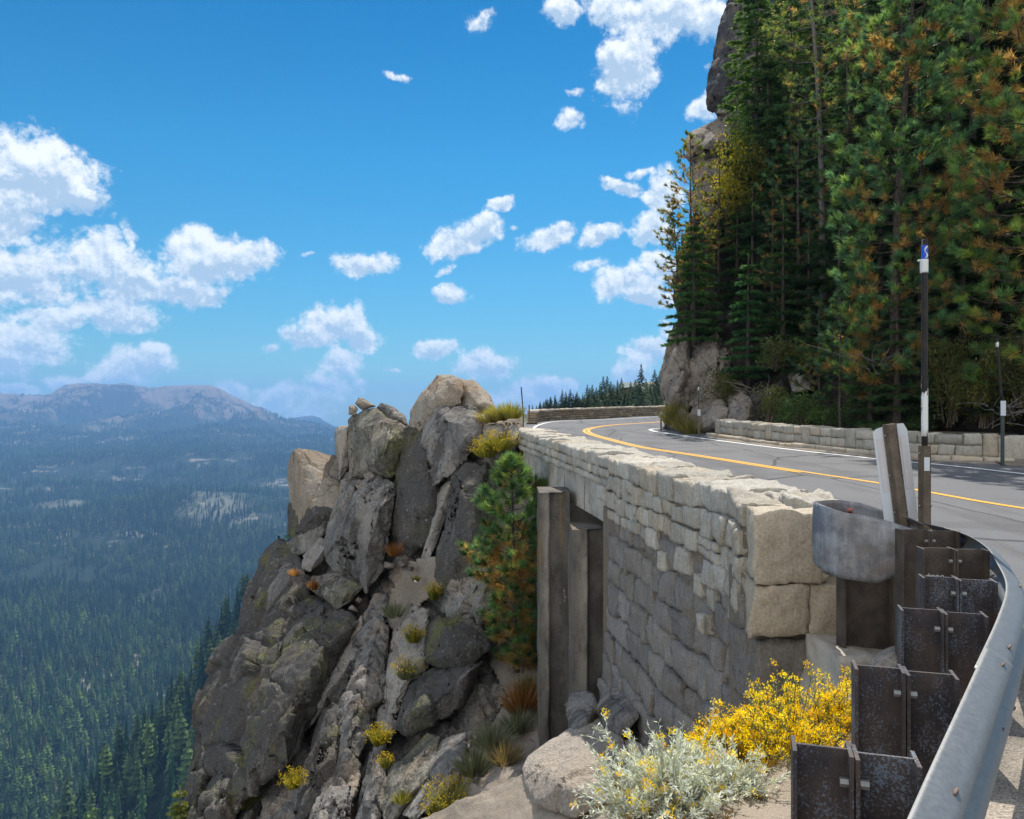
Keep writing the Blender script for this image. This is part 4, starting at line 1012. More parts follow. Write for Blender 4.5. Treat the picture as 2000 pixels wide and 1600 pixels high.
# ------------------------------------------------------------------ object marker leaning beside the rounded end
def plate(m, outline, y0, y1, frame):
    """outline in local x,z; extruded in local y, placed with frame(x,y,z)"""
    n = len(outline); V = [frame(x, y0, z) for x, z in outline] + [frame(x, y1, z) for x, z in outline]
    m.add(V, f4=[(k, (k + 1) % n, n + (k + 1) % n, n + k) for k in range(n)])
    c = len(V); m.add([frame(np.mean([a for a, _ in outline]), y, np.mean([b for _, b in outline])) for y in (y0, y1)] + V, f3=[(0, 2 + (k + 1) % n, 2 + k) for k in range(n)] + [(1, 2 + n + k, 2 + n + (k + 1) % n) for k in range(n)])
def tilt_frame(px, py, d, lean, yaw=0.0, s=1.0):
    o = np.array(P(px, py, d)); cl, sl_ = math.cos(lean), math.sin(lean); a = rotz(yaw)
    def f(x, y, z): return o + a @ np.array([x * cl + z * sl_, y, -x * sl_ + z * cl])
    return f, o
fr_, o0 = tilt_frame(1761, 1020, 5.98, -.125)
mk_ = thing('object_marker', 'leaning grey white marker panel on a brown steel channel behind the rounded rail end', 'road marker', tuple(o0))
H = .735
m = MB(); plate(m, [(-.128, 0), (.112, 0), (.128, .02), (.128, H - .05), (.105, H), (.03, H + .004), (-.03, H - .004), (-.1, H - .018), (-.13, H - .045)], 0, .004, fr_); m.build('panel', M['panel'], mk_, smooth=False)
for x in (-.088, .088):
    m = MB(); plate(m, [(x - .02, .24), (x + .02, .24), (x + .02, H - .09), (x - .02, H - .09)], -.004, -.001, fr_); m.build('reflective_strip', M['panel_edge'], mk_, smooth=False)
def hat(m, frame, w, dep, z0, z1, fl=.018, cut=.0):
    pr = [(-w / 2 - fl, 0), (-w / 2, 0), (-w / 2 + .01, -dep), (w / 2 - .01, -dep), (w / 2, 0), (w / 2 + fl, 0), (w / 2 + fl, .004), (-w / 2 - fl, .004)]
    V = [frame(x, y, z) for z in (z0, z1) for x, y in pr]; n = len(pr)
    m.add(V, f4=[(k, (k + 1) % n, n + (k + 1) % n, n + k) for k in range(n)] + [(n + 0, n + 1, n + 6, n + 7), (n + 1, n + 2, n + 3, n + 4), (n + 1, n + 4, n + 5, n + 6)])
m = MB(); hat(m, lambda x, y, z: fr_(x - .002, y - .008, z), .07, .03, -.5, H + .008); m.build('channel', M['channel'], mk_, smooth=False)
for z in (.08, .36, .66):
    for x in (-.048, .044):
        m = MB(); ellipsoid(m, fr_(x, -.012, z), (.009, .007, .009)); m.build('bolt', M['bolt'], mk_)
# ------------------------------------------------------------------ snow pole
def cyl(m, px, y0, y1, d, r, n=12, dx=0, bend=0):
    zs = np.linspace(y0, y1, 8); m.tube([np.array(P(px, y, d)) + np.array([dx + bend * ((y - y0) / (y1 - y0 + 1e-6)) ** 2, 0, 0]) for y in zs], r, n)
d = 5.9
sp = thing('snow_pole', 'tall black and white snow pole with a blue band rising from a brown channel post', 'snow pole', P(1806, 1250, d))
f2, _ = tilt_frame(1806, 1030, d, 0)
m = MB(); hat(m, f2, .066, .03, -.8, .605, .014); m.build('channel_post', M['channel'], sp, smooth=False)
for z in (.16, .55):
    for x in (-.042, .042):
        m = MB(); ellipsoid(m, f2(x, -.008, z), (.009, .007, .009)); m.build('bolt', M['bolt'], sp)
m = MB(); m.box(f2(0, -.0325, .47), (.04, .003, .1)); m.build('reflector', M['panel'], sp, smooth=False)
m = MB(); cyl(m, 1806, 900, 468, d, .0215); m.build('pole', M['black'], sp)
m = MB(); cyl(m, 1806, 852, 735, d, .0232)
def chipped():
    mm, t = material('chipped white band'); p = t.pos(); n_ = t.noise(t.mapping(p, (1, 1, .35)), 26, 4, .6); sx_ = t.n('ShaderNodeSeparateXYZ'); t.set(sx_, 0, p)
    g_ = t.smooth(sx_.outputs[2], .02, .26); f = t.smooth(t.math('SUBTRACT', n_, t.math('MULTIPLY', g_, .32)), .36, .39)
    t.out(t.pbr(t.mix(f, (.018, .013, .011), (.74, .74, .71)), .5)); return mm
m.build('white_band', chipped(), sp)
m = MB(); cyl(m, 1805, 533, 507, d, .0285); m.box(P(1797, 509, d), (.03, .02, .012)); m.build('white_sleeve', M['whitepaint'], sp)
m = MB(); cyl(m, 1806, 507, 480, d, .023); bl = m.build('blue_band', M['blue'], sp)
m = MB(); zz = np.linspace(0, 1, 14)
m.tube([np.array(P(1805 + 2.6 * math.sin(z * 7) + 1.5 * z, 505 - 23 * z, d)) + np.array([0, -.0225, 0]) for z in zz], [.0045 + .002 * math.sin(z * 9) for z in zz], 6); m.build('white_mark', M['whitepaint'], bl, base=empty_at(bl))
# ------------------------------------------------------------------ delineators and other poles
def delineator(name, label, px, d, ybase, ytop, refl, postw, rodtop=None, post='slat', rod='black', capband=None):
    b = P(px, ybase, d); t = thing(name, label, 'road marker post', b)
    m = MB(); w = postw / F * d; x = b[0]; z1 = P(px, ytop, d)[2]
    m.box((x, d, (b[2] - .15 + z1) / 2), (w, w * .55, z1 - b[2] + .15)); o = m.build('post', M[post], t, smooth=False)
    if refl: m = MB(); za, zb_ = P(px, refl[0], d)[2], P(px, refl[1], d)[2]; m.box((x, d - w * .3 - .006, (za + zb_) / 2), (refl[2] / F * d, .01, za - zb_)); m.build('reflector', M['panel'], t, smooth=False)
    if rodtop: m = MB(); r = rodtop[2] / F * d / 2; zs = np.linspace(z1 - .1, P(px, rodtop[1], d)[2], 6); xo = (rodtop[0] - px) / F * d; m.tube([(x + xo * ((z - zs[0]) / (zs[-1] - zs[0])), d + .02, z) for z in zs], r, 8); m.build('rod', M[rod], t)
    if capband: m = MB(); zs = [P(px, capband[0], d)[2], P(px, capband[1], d)[2]]; xo = (rodtop[0] - px) / F * d * .9; m.tube([(x + xo, d + .02, z) for z in zs], capband[2] / F * d / 2, 8); m.build('white_band', M['whitepaint'], t)
    return t
delineator('delineator', 'tall dark delineator with white plate in front of the end of the low roadside wall', 1958, 17.0, 905, 783, (783, 812, 10), 6, (1948, 660, 5), capband=(668, 678, 5.5))
delineator('delineator', 'brown delineator with white plate and thin rod at the foot of the cliff', 1365, 27.6, 855, 806, (800, 812, 5.5), 3.2, (1364.6, 745, 1.6), post='channel', rod='slat', capband=(756, 763, 2.6))
delineator('delineator', 'short thin delineator on the inside of the far bend', 1291, 32.0, 841, 806, (805, 812, 4), 2.6, post='slat')
delineator('edge_pole', 'thin dark pole with a swollen base standing where the bridge parapet begins', 1022, 22.0, 826, 802, None, 3.0, (1018, 756, 2.2), post='channel')
delineator('edge_pole', 'short dark post at the near end of the brown bend wall', 1033.5, 37.5, 814, 791, None, 2.6, post='channel')
# ------------------------------------------------------------------ near ground left of the guardrail
def rail_dist(X, Y):
    p = RPX.p[::6]; best = np.full(X.shape, 1e9); sg = np.ones(X.shape)
    for a, b in zip(p[:-1], p[1:]):
        e = b - a; t = np.clip(((X - a[0]) * e[0] + (Y - a[1]) * e[1]) / (e @ e), 0, 1)
        dx = X - a[0] - t * e[0]; dy = Y - a[1] - t * e[1]; d = np.hypot(dx, dy); c = e[0] * dy - e[1] * dx
        sg = np.where(d < best, np.sign(c), sg); best = np.minimum(best, d)
    return best * sg
def ground_z(X, Y):
    X = np.asarray(X, float); Y = np.asarray(Y, float); t = rail_dist(X, Y)
    q = np.stack([X.ravel(), Y.ravel(), 0 * X.ravel()], 1)
    tm = np.interp(Y, [0, 3.6, 4.3, 5, 5.8, 8], [1.2, 1.7, 1.2, .85, .55, .3])
    tt = np.maximum(t, 0); over = np.maximum(tt - tm, 0)
    z = rz(Y) - .09 - .27 * np.minimum(tt, tm) - over * np.clip(.6 + over * 1.4, .6, 1.6) - np.clip(Y - 6.2, 0, 9) * .25
    z = z + (fbm(q * .9, 4, 61) * .10 + fbm(q * 5, 3, 62) * .02).reshape(X.shape) * np.clip(tt * 2 + .2, 0, 1)
    z = z - .40 * np.exp(-((X - 2.55) / .6) ** 2 - ((Y - 5.9) / .55) ** 2)
    return np.where(t < -.05, rz(Y) - .12, z)
gx_ = np.linspace(-5, 3.6, 190); gy_ = np.linspace(.3, 8.4, 180)
GX, GY = np.meshgrid(gx_, gy_); GZ = ground_z(GX, GY)
ii = (np.arange(179)[:, None] * 190 + np.arange(189)[None]).ravel()
gr = mk('sandy_ground', np.stack([GX.ravel(), GY.ravel(), GZ.ravel()], 1), np.stack([ii, ii + 1, ii + 191, ii + 190], 1), M['sand']); tag(gr, kind='structure')

# ------------------------------------------------------------------ rock
def tps(ctrl):
    c = np.array(ctrl, float); X = c[:, :2] / 500; y = 1 / c[:, 2]; n = len(c)
    def U(r2): return np.where(r2 > 0, r2 * np.log(np.maximum(r2, 1e-12)), 0)
    A = np.zeros((n + 3, n + 3)); A[:n, :n] = U(((X[:, None] - X[None]) ** 2).sum(-1)) + np.eye(n) * 2e-3; A[:n, n] = 1; A[:n, n + 1:] = X; A[n, :n] = 1; A[n + 1:, :n] = X.T
    w = np.linalg.solve(A, np.r_[y, 0, 0, 0])
    def f(px, py):
        q = np.stack([np.ravel(px), np.ravel(py)], 1) / 500
        v = np.concatenate([U(((q[i:i + 4000, None] - X[None]) ** 2).sum(-1)) @ w[:n] for i in range(0, len(q), 4000)]) + w[n] + q @ w[n + 1:]
        return (1 / np.clip(v, 1 / 400, 1)).reshape(np.shape(px))
    return f
def inpoly(px, py, poly):
    r = np.zeros(px.shape, bool); p = np.array(poly, float)
    for (x0, y0), (x1, y1) in zip(p, np.roll(p, -1, 0)):
        c = ((y0 > py) != (y1 > py)) & (px < (x1 - x0) * (py - y0) / (y1 - y0 + 1e-9) + x0); r ^= c
    return r
def rock_disp(p, s=1.0, seed=0, amp=1.0, aniso=(1, 1, .6), tilt=(0, .5)):
    """fractured-granite relief: blocky steps, cracks along joints, rough grain"""
    a, b = tilt; ca, sa = math.cos(b), math.sin(b)
    q = np.stack([p[:, 0] * ca + p[:, 2] * sa, p[:, 1], -p[:, 0] * sa + p[:, 2] * ca], 1) * np.array(aniso)
    q = q + fbm(p * .8 / s, 3, seed)[:, None] * .35 * s
    def facet(cell, sd, step, tilt_, crack, wd):
        f1, f2, c, v = worley(q / cell, sd, True)
        dr = np.stack([np.modf(c * k)[0] - .5 for k in (17.3, 31.7, 57.1)], 1)
        return (c - .5) * step + (v * dr).sum(1) * tilt_ - crack * np.exp(-((f2 - f1) / wd) ** 2)
    d = facet(1.3 * s, seed, .22, .42, .09, .06) + facet(.55 * s, seed + 3, .07, .20, .03, .09)
    d = d + fbm(p * 1.3 / s, 4, seed + 7) * .08 + fbm(p * 7 / s, 3, seed + 9) * .032
    return d * s * amp
def sheet(name, D, poly, step, mat, off=0.0, amp=1.0, s=1.0, seed=0, thick=2.0, disp=True, noise=None, back=(0, 1, -.15), **kw):
    P_ = np.array(poly, float); xs = np.arange(P_[:, 0].min(), P_[:, 0].max() + step, step); ys = np.arange(P_[:, 1].min(), P_[:, 1].max() + step, step)
    GX, GY = np.meshgrid(xs, ys); d = D(GX, GY) + off; ins = inpoly(GX, GY, poly)
    V = np.stack([(GX - 1000) / F * d, d, (800 - GY) / F * d], -1)
    n = np.cross(np.gradient(V, axis=0), np.gradient(V, axis=1)); n /= np.linalg.norm(n, axis=-1)[..., None] + 1e-9
    n = np.where((n[..., 1] > 0)[..., None], -n, n)
    Vf = V.reshape(-1, 3)
    dd = rock_disp(Vf, s, seed, amp, **kw) if disp else noise(Vf)
    Vf = Vf + n.reshape(-1, 3) * dd[:, None]
    ny, nx = GX.shape; i = (np.arange(ny - 1)[:, None] * nx + np.arange(nx - 1)[None]).ravel()
    Q = np.stack([i, i + nx, i + nx + 1, i + 1], 1); Q = Q[ins.ravel()[Q].all(1)]
    used = np.unique(Q); mp = np.full(len(Vf), -1); mp[used] = np.arange(len(used))
    W = Vf[used]; Qf = mp[Q]
    if thick:                                            # a solid body: back skin plus a rim
        nb = len(W); E = np.concatenate([Qf[:, [0, 1]], Qf[:, [1, 2]], Qf[:, [2, 3]], Qf[:, [3, 0]]])
        key = {(a, b) for a, b in E.tolist()}; rim = [(b, a, a + nb, b + nb) for a, b in key if (b, a) not in key]
        W = np.concatenate([W, W + np.array(back) * thick]); Qf = np.concatenate([Qf, Qf[:, ::-1] + nb, np.array(rim)])
    return mk(name, W, Qf, mat, base=tuple(W.mean(0)))
def hull_rock(name, outline, D, mat, bulge=.6, thick=1.6, off=-.15, seed=0, inner=None, amp=.55, s=.7, L=None, label=None, cat='rock', group=None, kind=None, tilt=(0, .5), parent=None, bev=.03, front=None):
    """a convex block whose seen outline is given at its own depth, with worked facets, then fractured relief"""
    g = np.random.default_rng(seed + 500); o = np.array([q[:2] for q in outline], float)
    d = np.array([q[2] if len(q) > 2 else float(D(np.array(q[0]), np.array(q[1]))) + off for q in outline]); c = o.mean(0)
    pts = [P(x, y, dd) for (x, y), dd in zip(o, d)]
    for k, (x, y) in enumerate(o):                       # a second ring nearer the camera gives the block its shoulders
        w = g.uniform(.3, .72); q = c + (np.array([x, y]) - c) * w; pts.append(P(q[0], q[1], d.mean() * .4 + d[k] * .6 - bulge * g.uniform(.3, 1.15)))
    for (x, y, b) in (inner or []): pts.append(P(x, y, float(D(np.array(x), np.array(y))) + off - b))
    for k, (x, y) in enumerate(o):
        q = c + (np.array([x, y]) - c) * .82; pts.append(P(q[0], q[1], d[k] + thick))
    bm = bmesh.new()
    for p in pts: bm.verts.new(p)
    r = bmesh.ops.convex_hull(bm, input=bm.verts[:])
    bmesh.ops.delete(bm, geom=list({v for v in r['geom_interior'] if isinstance(v, bmesh.types.BMVert)} | {v for v in r['geom_unused'] if isinstance(v, bmesh.types.BMVert)}), context='VERTS')
    bmesh.ops.dissolve_limit(bm, angle_limit=R(9), verts=bm.verts[:], edges=bm.edges[:])
    if bev: bmesh.ops.bevel(bm, geom=bm.edges[:], offset=bev, segments=2, profile=.6, affect='EDGES', clamp_overlap=True)
    bmesh.ops.triangulate(bm, faces=bm.faces[:])
    L = L or max(.035, d.mean() * .0031)
    for _ in range(9):
        es = [e for e in bm.edges if e.calc_length() > L * 1.35]
        if not es or len(bm.verts) > 60000: break
        bmesh.ops.subdivide_edges(bm, edges=es, cuts=1); bmesh.ops.triangulate(bm, faces=[f for f in bm.faces if len(f.verts) > 3])
    bmesh.ops.recalc_face_normals(bm, faces=bm.faces[:]); bm.normal_update(); bm.verts.index_update()
    V = np.array([v.co[:] for v in bm.verts]); N = np.array([v.normal[:] for v in bm.verts]); T = np.array([[v.index for v in f.verts] for f in bm.faces]); bm.free()
    V = V + N * rock_disp(V, s, seed, amp, tilt=tilt)[:, None]
    ob = mk(name, V, [T], mat, base=tuple(np.array([V[:, 0].mean(), V[:, 1].mean(), V[:, 2].min()])))
    if parent is not None:
        b = ob.location.copy(); ob.parent = parent; ob.location = b - wloc(parent)
    if label: tag(ob, label, cat, group, kind)
    return ob
DO = tps([(1000,850,20.5),(950,900,20),(860,740,23),(900,790,22),(800,800,23.5),(860,900,21.5),(800,950,22),(850,1050,20.5),(700,800,25),(740,880,24),(700,950,23.5),(620,900,26),(570,900,26.5),(600,1000,25.5),(690,1040,23),(740,1100,22),
 (560,1060,25),(520,1100,25),(640,1150,22.5),(570,1200,22.5),(460,1250,23.5),(640,1250,21),(700,1200,21),(760,1150,21),(820,1150,19.8),(900,1100,19),(960,1000,19),(950,1150,18),(1040,1100,18),(900,1200,18.6),(800,1250,19.4),(700,1300,19.6),
 (600,1350,20),(500,1400,21),(400,1400,22.5),(370,1600,19.5),(460,1550,19),(600,1500,17.8),(700,1450,17.6),(800,1400,17.2),(900,1300,17.2),(1040,1300,16.6),(980,1400,15.5),(1060,1470,13.6),(900,1450,15.4),(800,1550,15),(700,1600,15.5),
 (600,1600,16.4),(900,1580,12.9),(1000,1540,11.9),(830,1620,13.4),(480,1680,17),(1100,1300,16),(1120,1450,13),(1120,1550,11.2),(1200,1000,19),(1200,1300,15)])
base = sheet('rock_slope', DO, [(700,850),(800,830),(880,815),(960,835),(1010,850),(1130,900),(1230,1000),(1240,1640),(380,1660),(412,1480),(440,1330),(490,1230),(545,1090),(600,1060),(625,960),(660,905)], 3.2, M['rock'], off=.3, amp=1.0, s=1.0, seed=4, thick=2.5, aniso=(1.5, 1, .5), tilt=(0, .62))
tag(base, kind='structure')
LB = {}
def R_(outline, mat, label, **k):
    k.setdefault('seed', len(LB) * 7 + 3); LB[label] = 1
    o_ = np.array([q[:2] for q in outline], float); c_ = o_.mean(0)
    if c_[1] > 1160 and k.get('group') is None: outline = [tuple(c_ + (np.array(q[:2]) - c_) * 1.13) for q in outline]
    return hull_rock(k.pop('name', 'rock'), outline, DO, M[mat], label=label, cat=k.pop('cat', 'rock'), **k)
# summit
R_([(833,772),(854,731),(884,734),(900,741),(901,788),(869,796),(851,815),(812,850),(797,850),(802,797),(812,787)], 'rock_tan', 'highest granite block of the outcrop with a pointed top against the sky', bulge=.5, thick=1.5, inner=[(862,750,.35),(850,775,.7)], amp=.45)
R_([(898,741),(925,745),(957,772),(968,795),(965,806),(930,812),(899,800)], 'rock_tan', 'smooth rounded block behind the highest block, sloping down to the right', off=.35, bulge=.35, thick=1.4, amp=.35)
R_([(860,793),(899,788),(926,799),(945,820),(941,841),(932,871),(914,890),(887,922),(860,940),(842,955),(826,880),(832,838),(852,801)], 'rock', 'broad smooth grey face of granite directly under the highest block', off=-.5, bulge=.7, thick=1.8, inner=[(900,830,.9),(870,820,.9)], amp=.4, s=.9)
R_([(794,841),(829,840),(856,910),(858,1000),(830,1065),(800,1092),(768,1057),(762,1015),(776,928),(780,862)], 'rock_dark', 'tall dark lichened column between the mossy spire and the smooth face', off=-.25, bulge=.75, thick=2, tilt=(0, .1), amp=.7)
R_([(681,822),(707,799),(734,796),(754,806),(772,822),(795,834),(795,858),(781,880),(774,925),(764,934),(707,915),(680,938),(681,880)], 'rock_moss', 'spire of granite tinted yellow green with small stones balanced on top', off=-.2, bulge=.9, thick=1.8, inner=[(712,815,.3),(700,880,.9)], amp=.45)
R_([(692,788),(701,776),(711,779),(735,794),(707,801)], 'rock_tan', 'small brown stone balanced on top of the mossy spire', off=-.1, bulge=.3, thick=.7, amp=.2, s=.4)
R_([(680,811),(682,793),(692,790),(700,799),(693,812)], 'rock_tan', 'smallest stone overhanging the left edge of the mossy spire', off=-.2, bulge=.25, thick=.5, amp=.15, s=.3)
R_([(734,796),(744,785),(758,790),(790,812),(796,832),(764,826)], 'rock', 'sloping slab on the right shoulder of the mossy spire', off=.1, bulge=.4, thick=1.3, amp=.3)
R_([(654,840),(659,832),(681,832),(685,880),(682,912),(663,940),(654,886)], 'rock_pale', 'narrow pale slab squeezed behind the left side of the mossy spire', off=.2, bulge=.4, thick=1.4, amp=.5)
R_([(573,877,25.5),(584,875,25.6),(655,890,26.4),(670,961,24.6),(658,999,24.0),(632,999,24.0),(608,985,24.2),(585,1030,24.6),(569,985,25.8),(561,934,26.4),(564,895,26.2)], 'rock_tan', 'big tilted slab with a sunlit top at the left end of the outcrop', bulge=.1, thick=1.6, amp=.3, inner=[(592,930,.6),(600,960,1.1)])
R_([(588,964),(606,950),(634,997),(652,1002),(625,1040),(570,1055),(560,1035),(566,985)], 'rock_dark', 'dark block propping up the big tilted slab', off=-.35, bulge=.5, thick=1.4)
R_([(668,938),(716,934),(740,931),(770,942),(778,960),(775,988),(769,1012),(754,1042),(751,1110),(716,1160),(668,1130),(630,1092),(628,1060),(654,1000),(663,964)], 'rock', 'huge rounded grey boulder in the middle of the outcrop with a yellow lichen streak', off=-.55, bulge=1.1, thick=2.4, inner=[(672,1040,1.3),(690,960,.6),(730,990,1.0)], amp=.6, s=.9)
R_([(885,918),(911,904),(952,904),(948,970),(939,1045),(952,1105),(902,1153),(869,1156),(849,1132),(858,1051),(876,988),(884,955)], 'rock_dark', 'tall leaning dark slab just left of the clinging pine', off=-.35, bulge=.8, thick=2, inner=[(905,960,.9)], tilt=(0, .3))
R_([(852,958),(884,932),(878,982),(842,1090),(816,1108),(848,1010)], 'rock_pale', 'pale smooth ramp of granite beside the tall leaning slab', off=-.1, bulge=.35, thick=1.2, amp=.4)
R_([(930,874),(944,826),(982,829),(990,850),(974,872)], 'rock_pale', 'rounded pale boulder beside the far end of the parapet', off=-.3, bulge=.5, thick=1.2, amp=.3)
R_([(990,832),(1014,830),(1016,850),(1005,880),(985,870)], 'rock_pale', 'squarish pale rock touching the far end of the parapet', off=-.4, bulge=.3, thick=1, amp=.3)
R_([(925,826),(945,818),(985,812),(1016,815),(1024,832),(1020,862),(960,872),(932,852)], 'rock_tan', 'earthy crest of rock under the grass at the end of the parapet', off=.2, bulge=.3, thick=1.5, amp=.3)
# lower left mass
R_([(522,1072),(545,1046),(562,1056),(592,1112),(575,1145),(505,1245),(466,1240),(482,1146)], 'rock_dark', 'ragged dark crest at the upper left corner of the lower cliff', off=-.2, bulge=.7, thick=2, amp=.8)
R_([(572,1158),(622,1168),(686,1226),(657,1282),(612,1326),(590,1420),(562,1480),(470,1560),(436,1420),(399,1380),(432,1290),(503,1222)], 'rock_dark', 'great dark lichened bulge forming the lower left cliff', off=-.6, bulge=1.3, thick=3, inner=[(560,1190,.8),(520,1300,1.7)], amp=.9, s=1.2)
R_([(402,1382),(442,1392),(472,1540),(452,1600),(420,1690),(355,1680),(376,1560),(396,1470)], 'rock_dark', 'long dark rib running down the left edge of the cliff', off=-.3, bulge=.8, thick=2.5, amp=.9)
R_([(490,1480),(560,1440),(575,1470),(500,1560),(460,1660),(430,1680),(455,1570)], 'rock_dark', 'dark overhanging foot of the lower cliff', off=.5, bulge=.5, thick=1.5)
R_([(610,1127),(674,1114),(712,1146),(690,1172),(662,1190),(625,1168),(597,1147)], 'rock_moss', 'yellow stained block wedged under the huge middle boulder', off=-.75, bulge=.6, thick=1.6, amp=.5)
R_([(520,1140),(560,1095),(590,1110),(600,1140),(560,1165),(530,1200),(505,1190)], 'rock', 'broken grey ledge on the crest of the lower cliff', off=-.5, bulge=.4, thick=1.2, amp=.9)
R_([(560,1060),(600,1030),(650,1000),(640,1040),(610,1075),(575,1085)], 'rock', 'flat leaning plate of rock between crest and tilted slab', off=-.2, bulge=.3, thick=1, amp=.5)
R_([(590,1085),(625,1050),(645,1060),(635,1095),(605,1120),(588,1110)], 'rock_pale', 'pale wedge leaning against the huge middle boulder', off=-.5, bulge=.35, thick=1, amp=.4)
R_([(698,1219),(696,1284),(649,1324),(637,1375),(611,1410),(584,1436),(572,1420),(590,1375),(620,1315)], 'rock_pale', 'long pale slab lying diagonally against the dark bulge', off=-.45, bulge=.3, thick=1.2, amp=.35)
R_([(700,1240),(728,1180),(752,1176),(748,1330),(705,1430),(692,1510),(660,1530),(652,1400),(688,1300)], 'rock', 'long ribbed slab in the middle of the slope running down', off=-.4, bulge=.45, thick=1.4, amp=.9, tilt=(0, .5))
R_([(640,1345),(690,1292),(692,1345),(662,1505),(622,1550),(585,1600),(600,1490),(620,1405)], 'rock_dark', 'dark narrow slab left of the long ribbed slab', off=-.4, bulge=.4, thick=1.4, amp=.8)
R_([(833,1225),(860,1206),(925,1218),(953,1262),(902,1302),(850,1292),(830,1290)], 'rock_dark', 'dark square shouldered block in the middle right of the slope', off=-.6, bulge=.7, thick=1.6, amp=.5)
R_([(838,1310),(900,1288),(935,1300),(882,1392),(802,1425),(778,1420),(798,1340)], 'rock_dark', 'dark sloping block under the square shouldered block', off=-.5, bulge=.6, thick=1.6, amp=.6)
R_([(868,1442),(907,1438),(893,1522),(815,1595),(793,1583),(838,1482)], 'rock', 'smooth rounded rib of rock low on the slope', off=-.5, bulge=.5, thick=1.3, amp=.35)
R_([(763,1512),(830,1440),(853,1448),(843,1512),(790,1573),(760,1610),(748,1572)], 'rock_moss', 'mossy rounded slab low on the slope beside the smooth rib', off=-.5, bulge=.45, thick=1.3, amp=.4)
R_([(697,1610),(728,1530),(733,1440),(752,1432),(748,1560),(728,1640)], 'rock', 'upright thin slab at the bottom of the slope', off=-.4, bulge=.35, thick=1.1, amp=.6)
R_([(600,1620),(640,1530),(690,1490),(700,1530),(670,1640)], 'rock', 'broken rock at the very bottom of the slope', off=-.4, bulge=.5, thick=1.3, amp=.9)
R_([(878,1132),(960,1118),(965,1180),(932,1232),(868,1192)], 'rock', 'jumble block below the tall leaning slab', off=-.4, bulge=.5, thick=1.3, amp=.9)
R_([(770,1240),(800,1190),(835,1200),(830,1290),(790,1360),(760,1420),(740,1400),(755,1310)], 'rock_pale', 'pale ribbed slab in the centre of the slope', off=-.35, bulge=.4, thick=1.3, amp=.8, tilt=(0, .5))
for k, (x, y, r) in enumerate(((905,1165,17),(925,1150,12),(880,1180,12),(760,1105,13),(785,1100,10),(800,1110,8),(690,1190,10),(700,1172,9),(960,1190,14),(560,1110,14),(720,930,14))):
    gg = np.random.default_rng(k + 90); th = np.sort(gg.uniform(0, 6.28, 7))
    R_([(x + r * math.cos(a) * gg.uniform(.8, 1.2), y + r * .8 * math.sin(a) * gg.uniform(.8, 1.2)) for a in th], 'rock' if k % 3 else 'rock_pale', ['fallen stone lodged among the bigger rocks of the outcrop'][0], off=-.5, bulge=.25, thick=.5, amp=.25, s=.3, seed=k, name='fallen_stone', cat='stone', group='stones lodged in the outcrop')
dp = lambda amp: (lambda p: fbm(p * 1.1, 5, 3) * .16 * amp + fbm(p * 6, 3, 8) * .04)
for poly in ([(745,1200),(775,1120),(800,1095),(850,1085),(880,1110),(860,1150),(825,1180),(800,1215),(770,1240)], [(880,1560),(900,1490),(940,1440),(985,1360),(1020,1340),(1062,1350),(1062,1480),(1010,1560),(930,1620),(870,1630)], [(950,1290),(1050,1240),(1060,1360),(1000,1380)]):
    tag(sheet('dirt_patch', DO, poly, 4, M['dirt'], off=-.22 if poly[0][0] != 950 else .15, disp=False, noise=dp(1.6), thick=.5), kind='structure')
# mound and boulders at the foot of the grey wall
DM = tps([(830,1600,11),(900,1560,10.6),(1000,1530,10),(1030,1500,9.9),(1100,1440,10.4),(1180,1380,11),(1060,1600,8.7),(1150,1500,9.2),(1200,1450,10),(1200,1600,8),(1300,1500,8),(940,1640,9.6),(1100,1700,7.6),(1300,1700,6.4)])
MT = np.array([(800, 1640), (815, 1612), (850, 1590), (900, 1566), (960, 1536), (1020, 1512), (1100, 1490), (1230, 1450), (1330, 1480)], float)
px_ = np.linspace(800, 1330, 240); top_ = np.interp(px_, MT[:, 0], MT[:, 1]) + 3 * fbm(np.stack([px_ / 25, 0 * px_, 0 * px_], 1), 4, 2)
tt_ = np.linspace(0, 1, 90) ** 1.3; PY = top_[None] + tt_[:, None] * (1740 - top_)[None]; PX = np.repeat(px_[None], 90, 0); d_ = DM(PX, PY)
VM = np.stack([(PX - 1000) / F * d_, d_, (800 - PY) / F * d_], -1); q_ = VM.reshape(-1, 3)
VM[..., 2] += (fbm(q_ * .9, 5, 3) * .13 + fbm(q_ * 7, 3, 4) * .03).reshape(PX.shape)
back_ = [VM[0] + np.array([0, .35 * k, -.5 * k * k]) for k in (3, 2, 1)]                       # the far side rolls over and falls away
VM = np.concatenate([np.stack(back_), VM]); r_, c_ = VM.shape[:2]; i = (np.arange(r_ - 1)[:, None] * c_ + np.arange(c_ - 1)[None]).ravel()
tag(mk('sandy_mound', VM.reshape(-1, 3), np.stack([i, i + c_, i + c_ + 1, i + 1], 1), M['sand']), kind='structure')
def R2(outline, mat, label, **k): 
    LB[label] = 1; k.setdefault('seed', len(LB) * 5 + 1); return hull_rock(k.pop('name', 'boulder'), outline, DM, M[mat], label=label, cat='boulder', **k)
R2([(1020,1500),(1032,1478),(1080,1450),(1150,1402),(1200,1400),(1230,1480),(1190,1570),(1120,1600),(1045,1570),(1023,1530)], 'boulder', 'large smooth pale boulder at the foot of the bridge piers, half in shade', off=-.1, bulge=.35, thick=1.2, amp=.22, s=.8, L=.045, bev=.08)
R2([(1105,1390),(1112,1358),(1135,1346),(1160,1355),(1172,1390),(1150,1430),(1120,1440)], 'rock', 'round brown stone sticking out beside the lower pier', off=-.2, bulge=.3, thick=.7, amp=.12, s=.5)
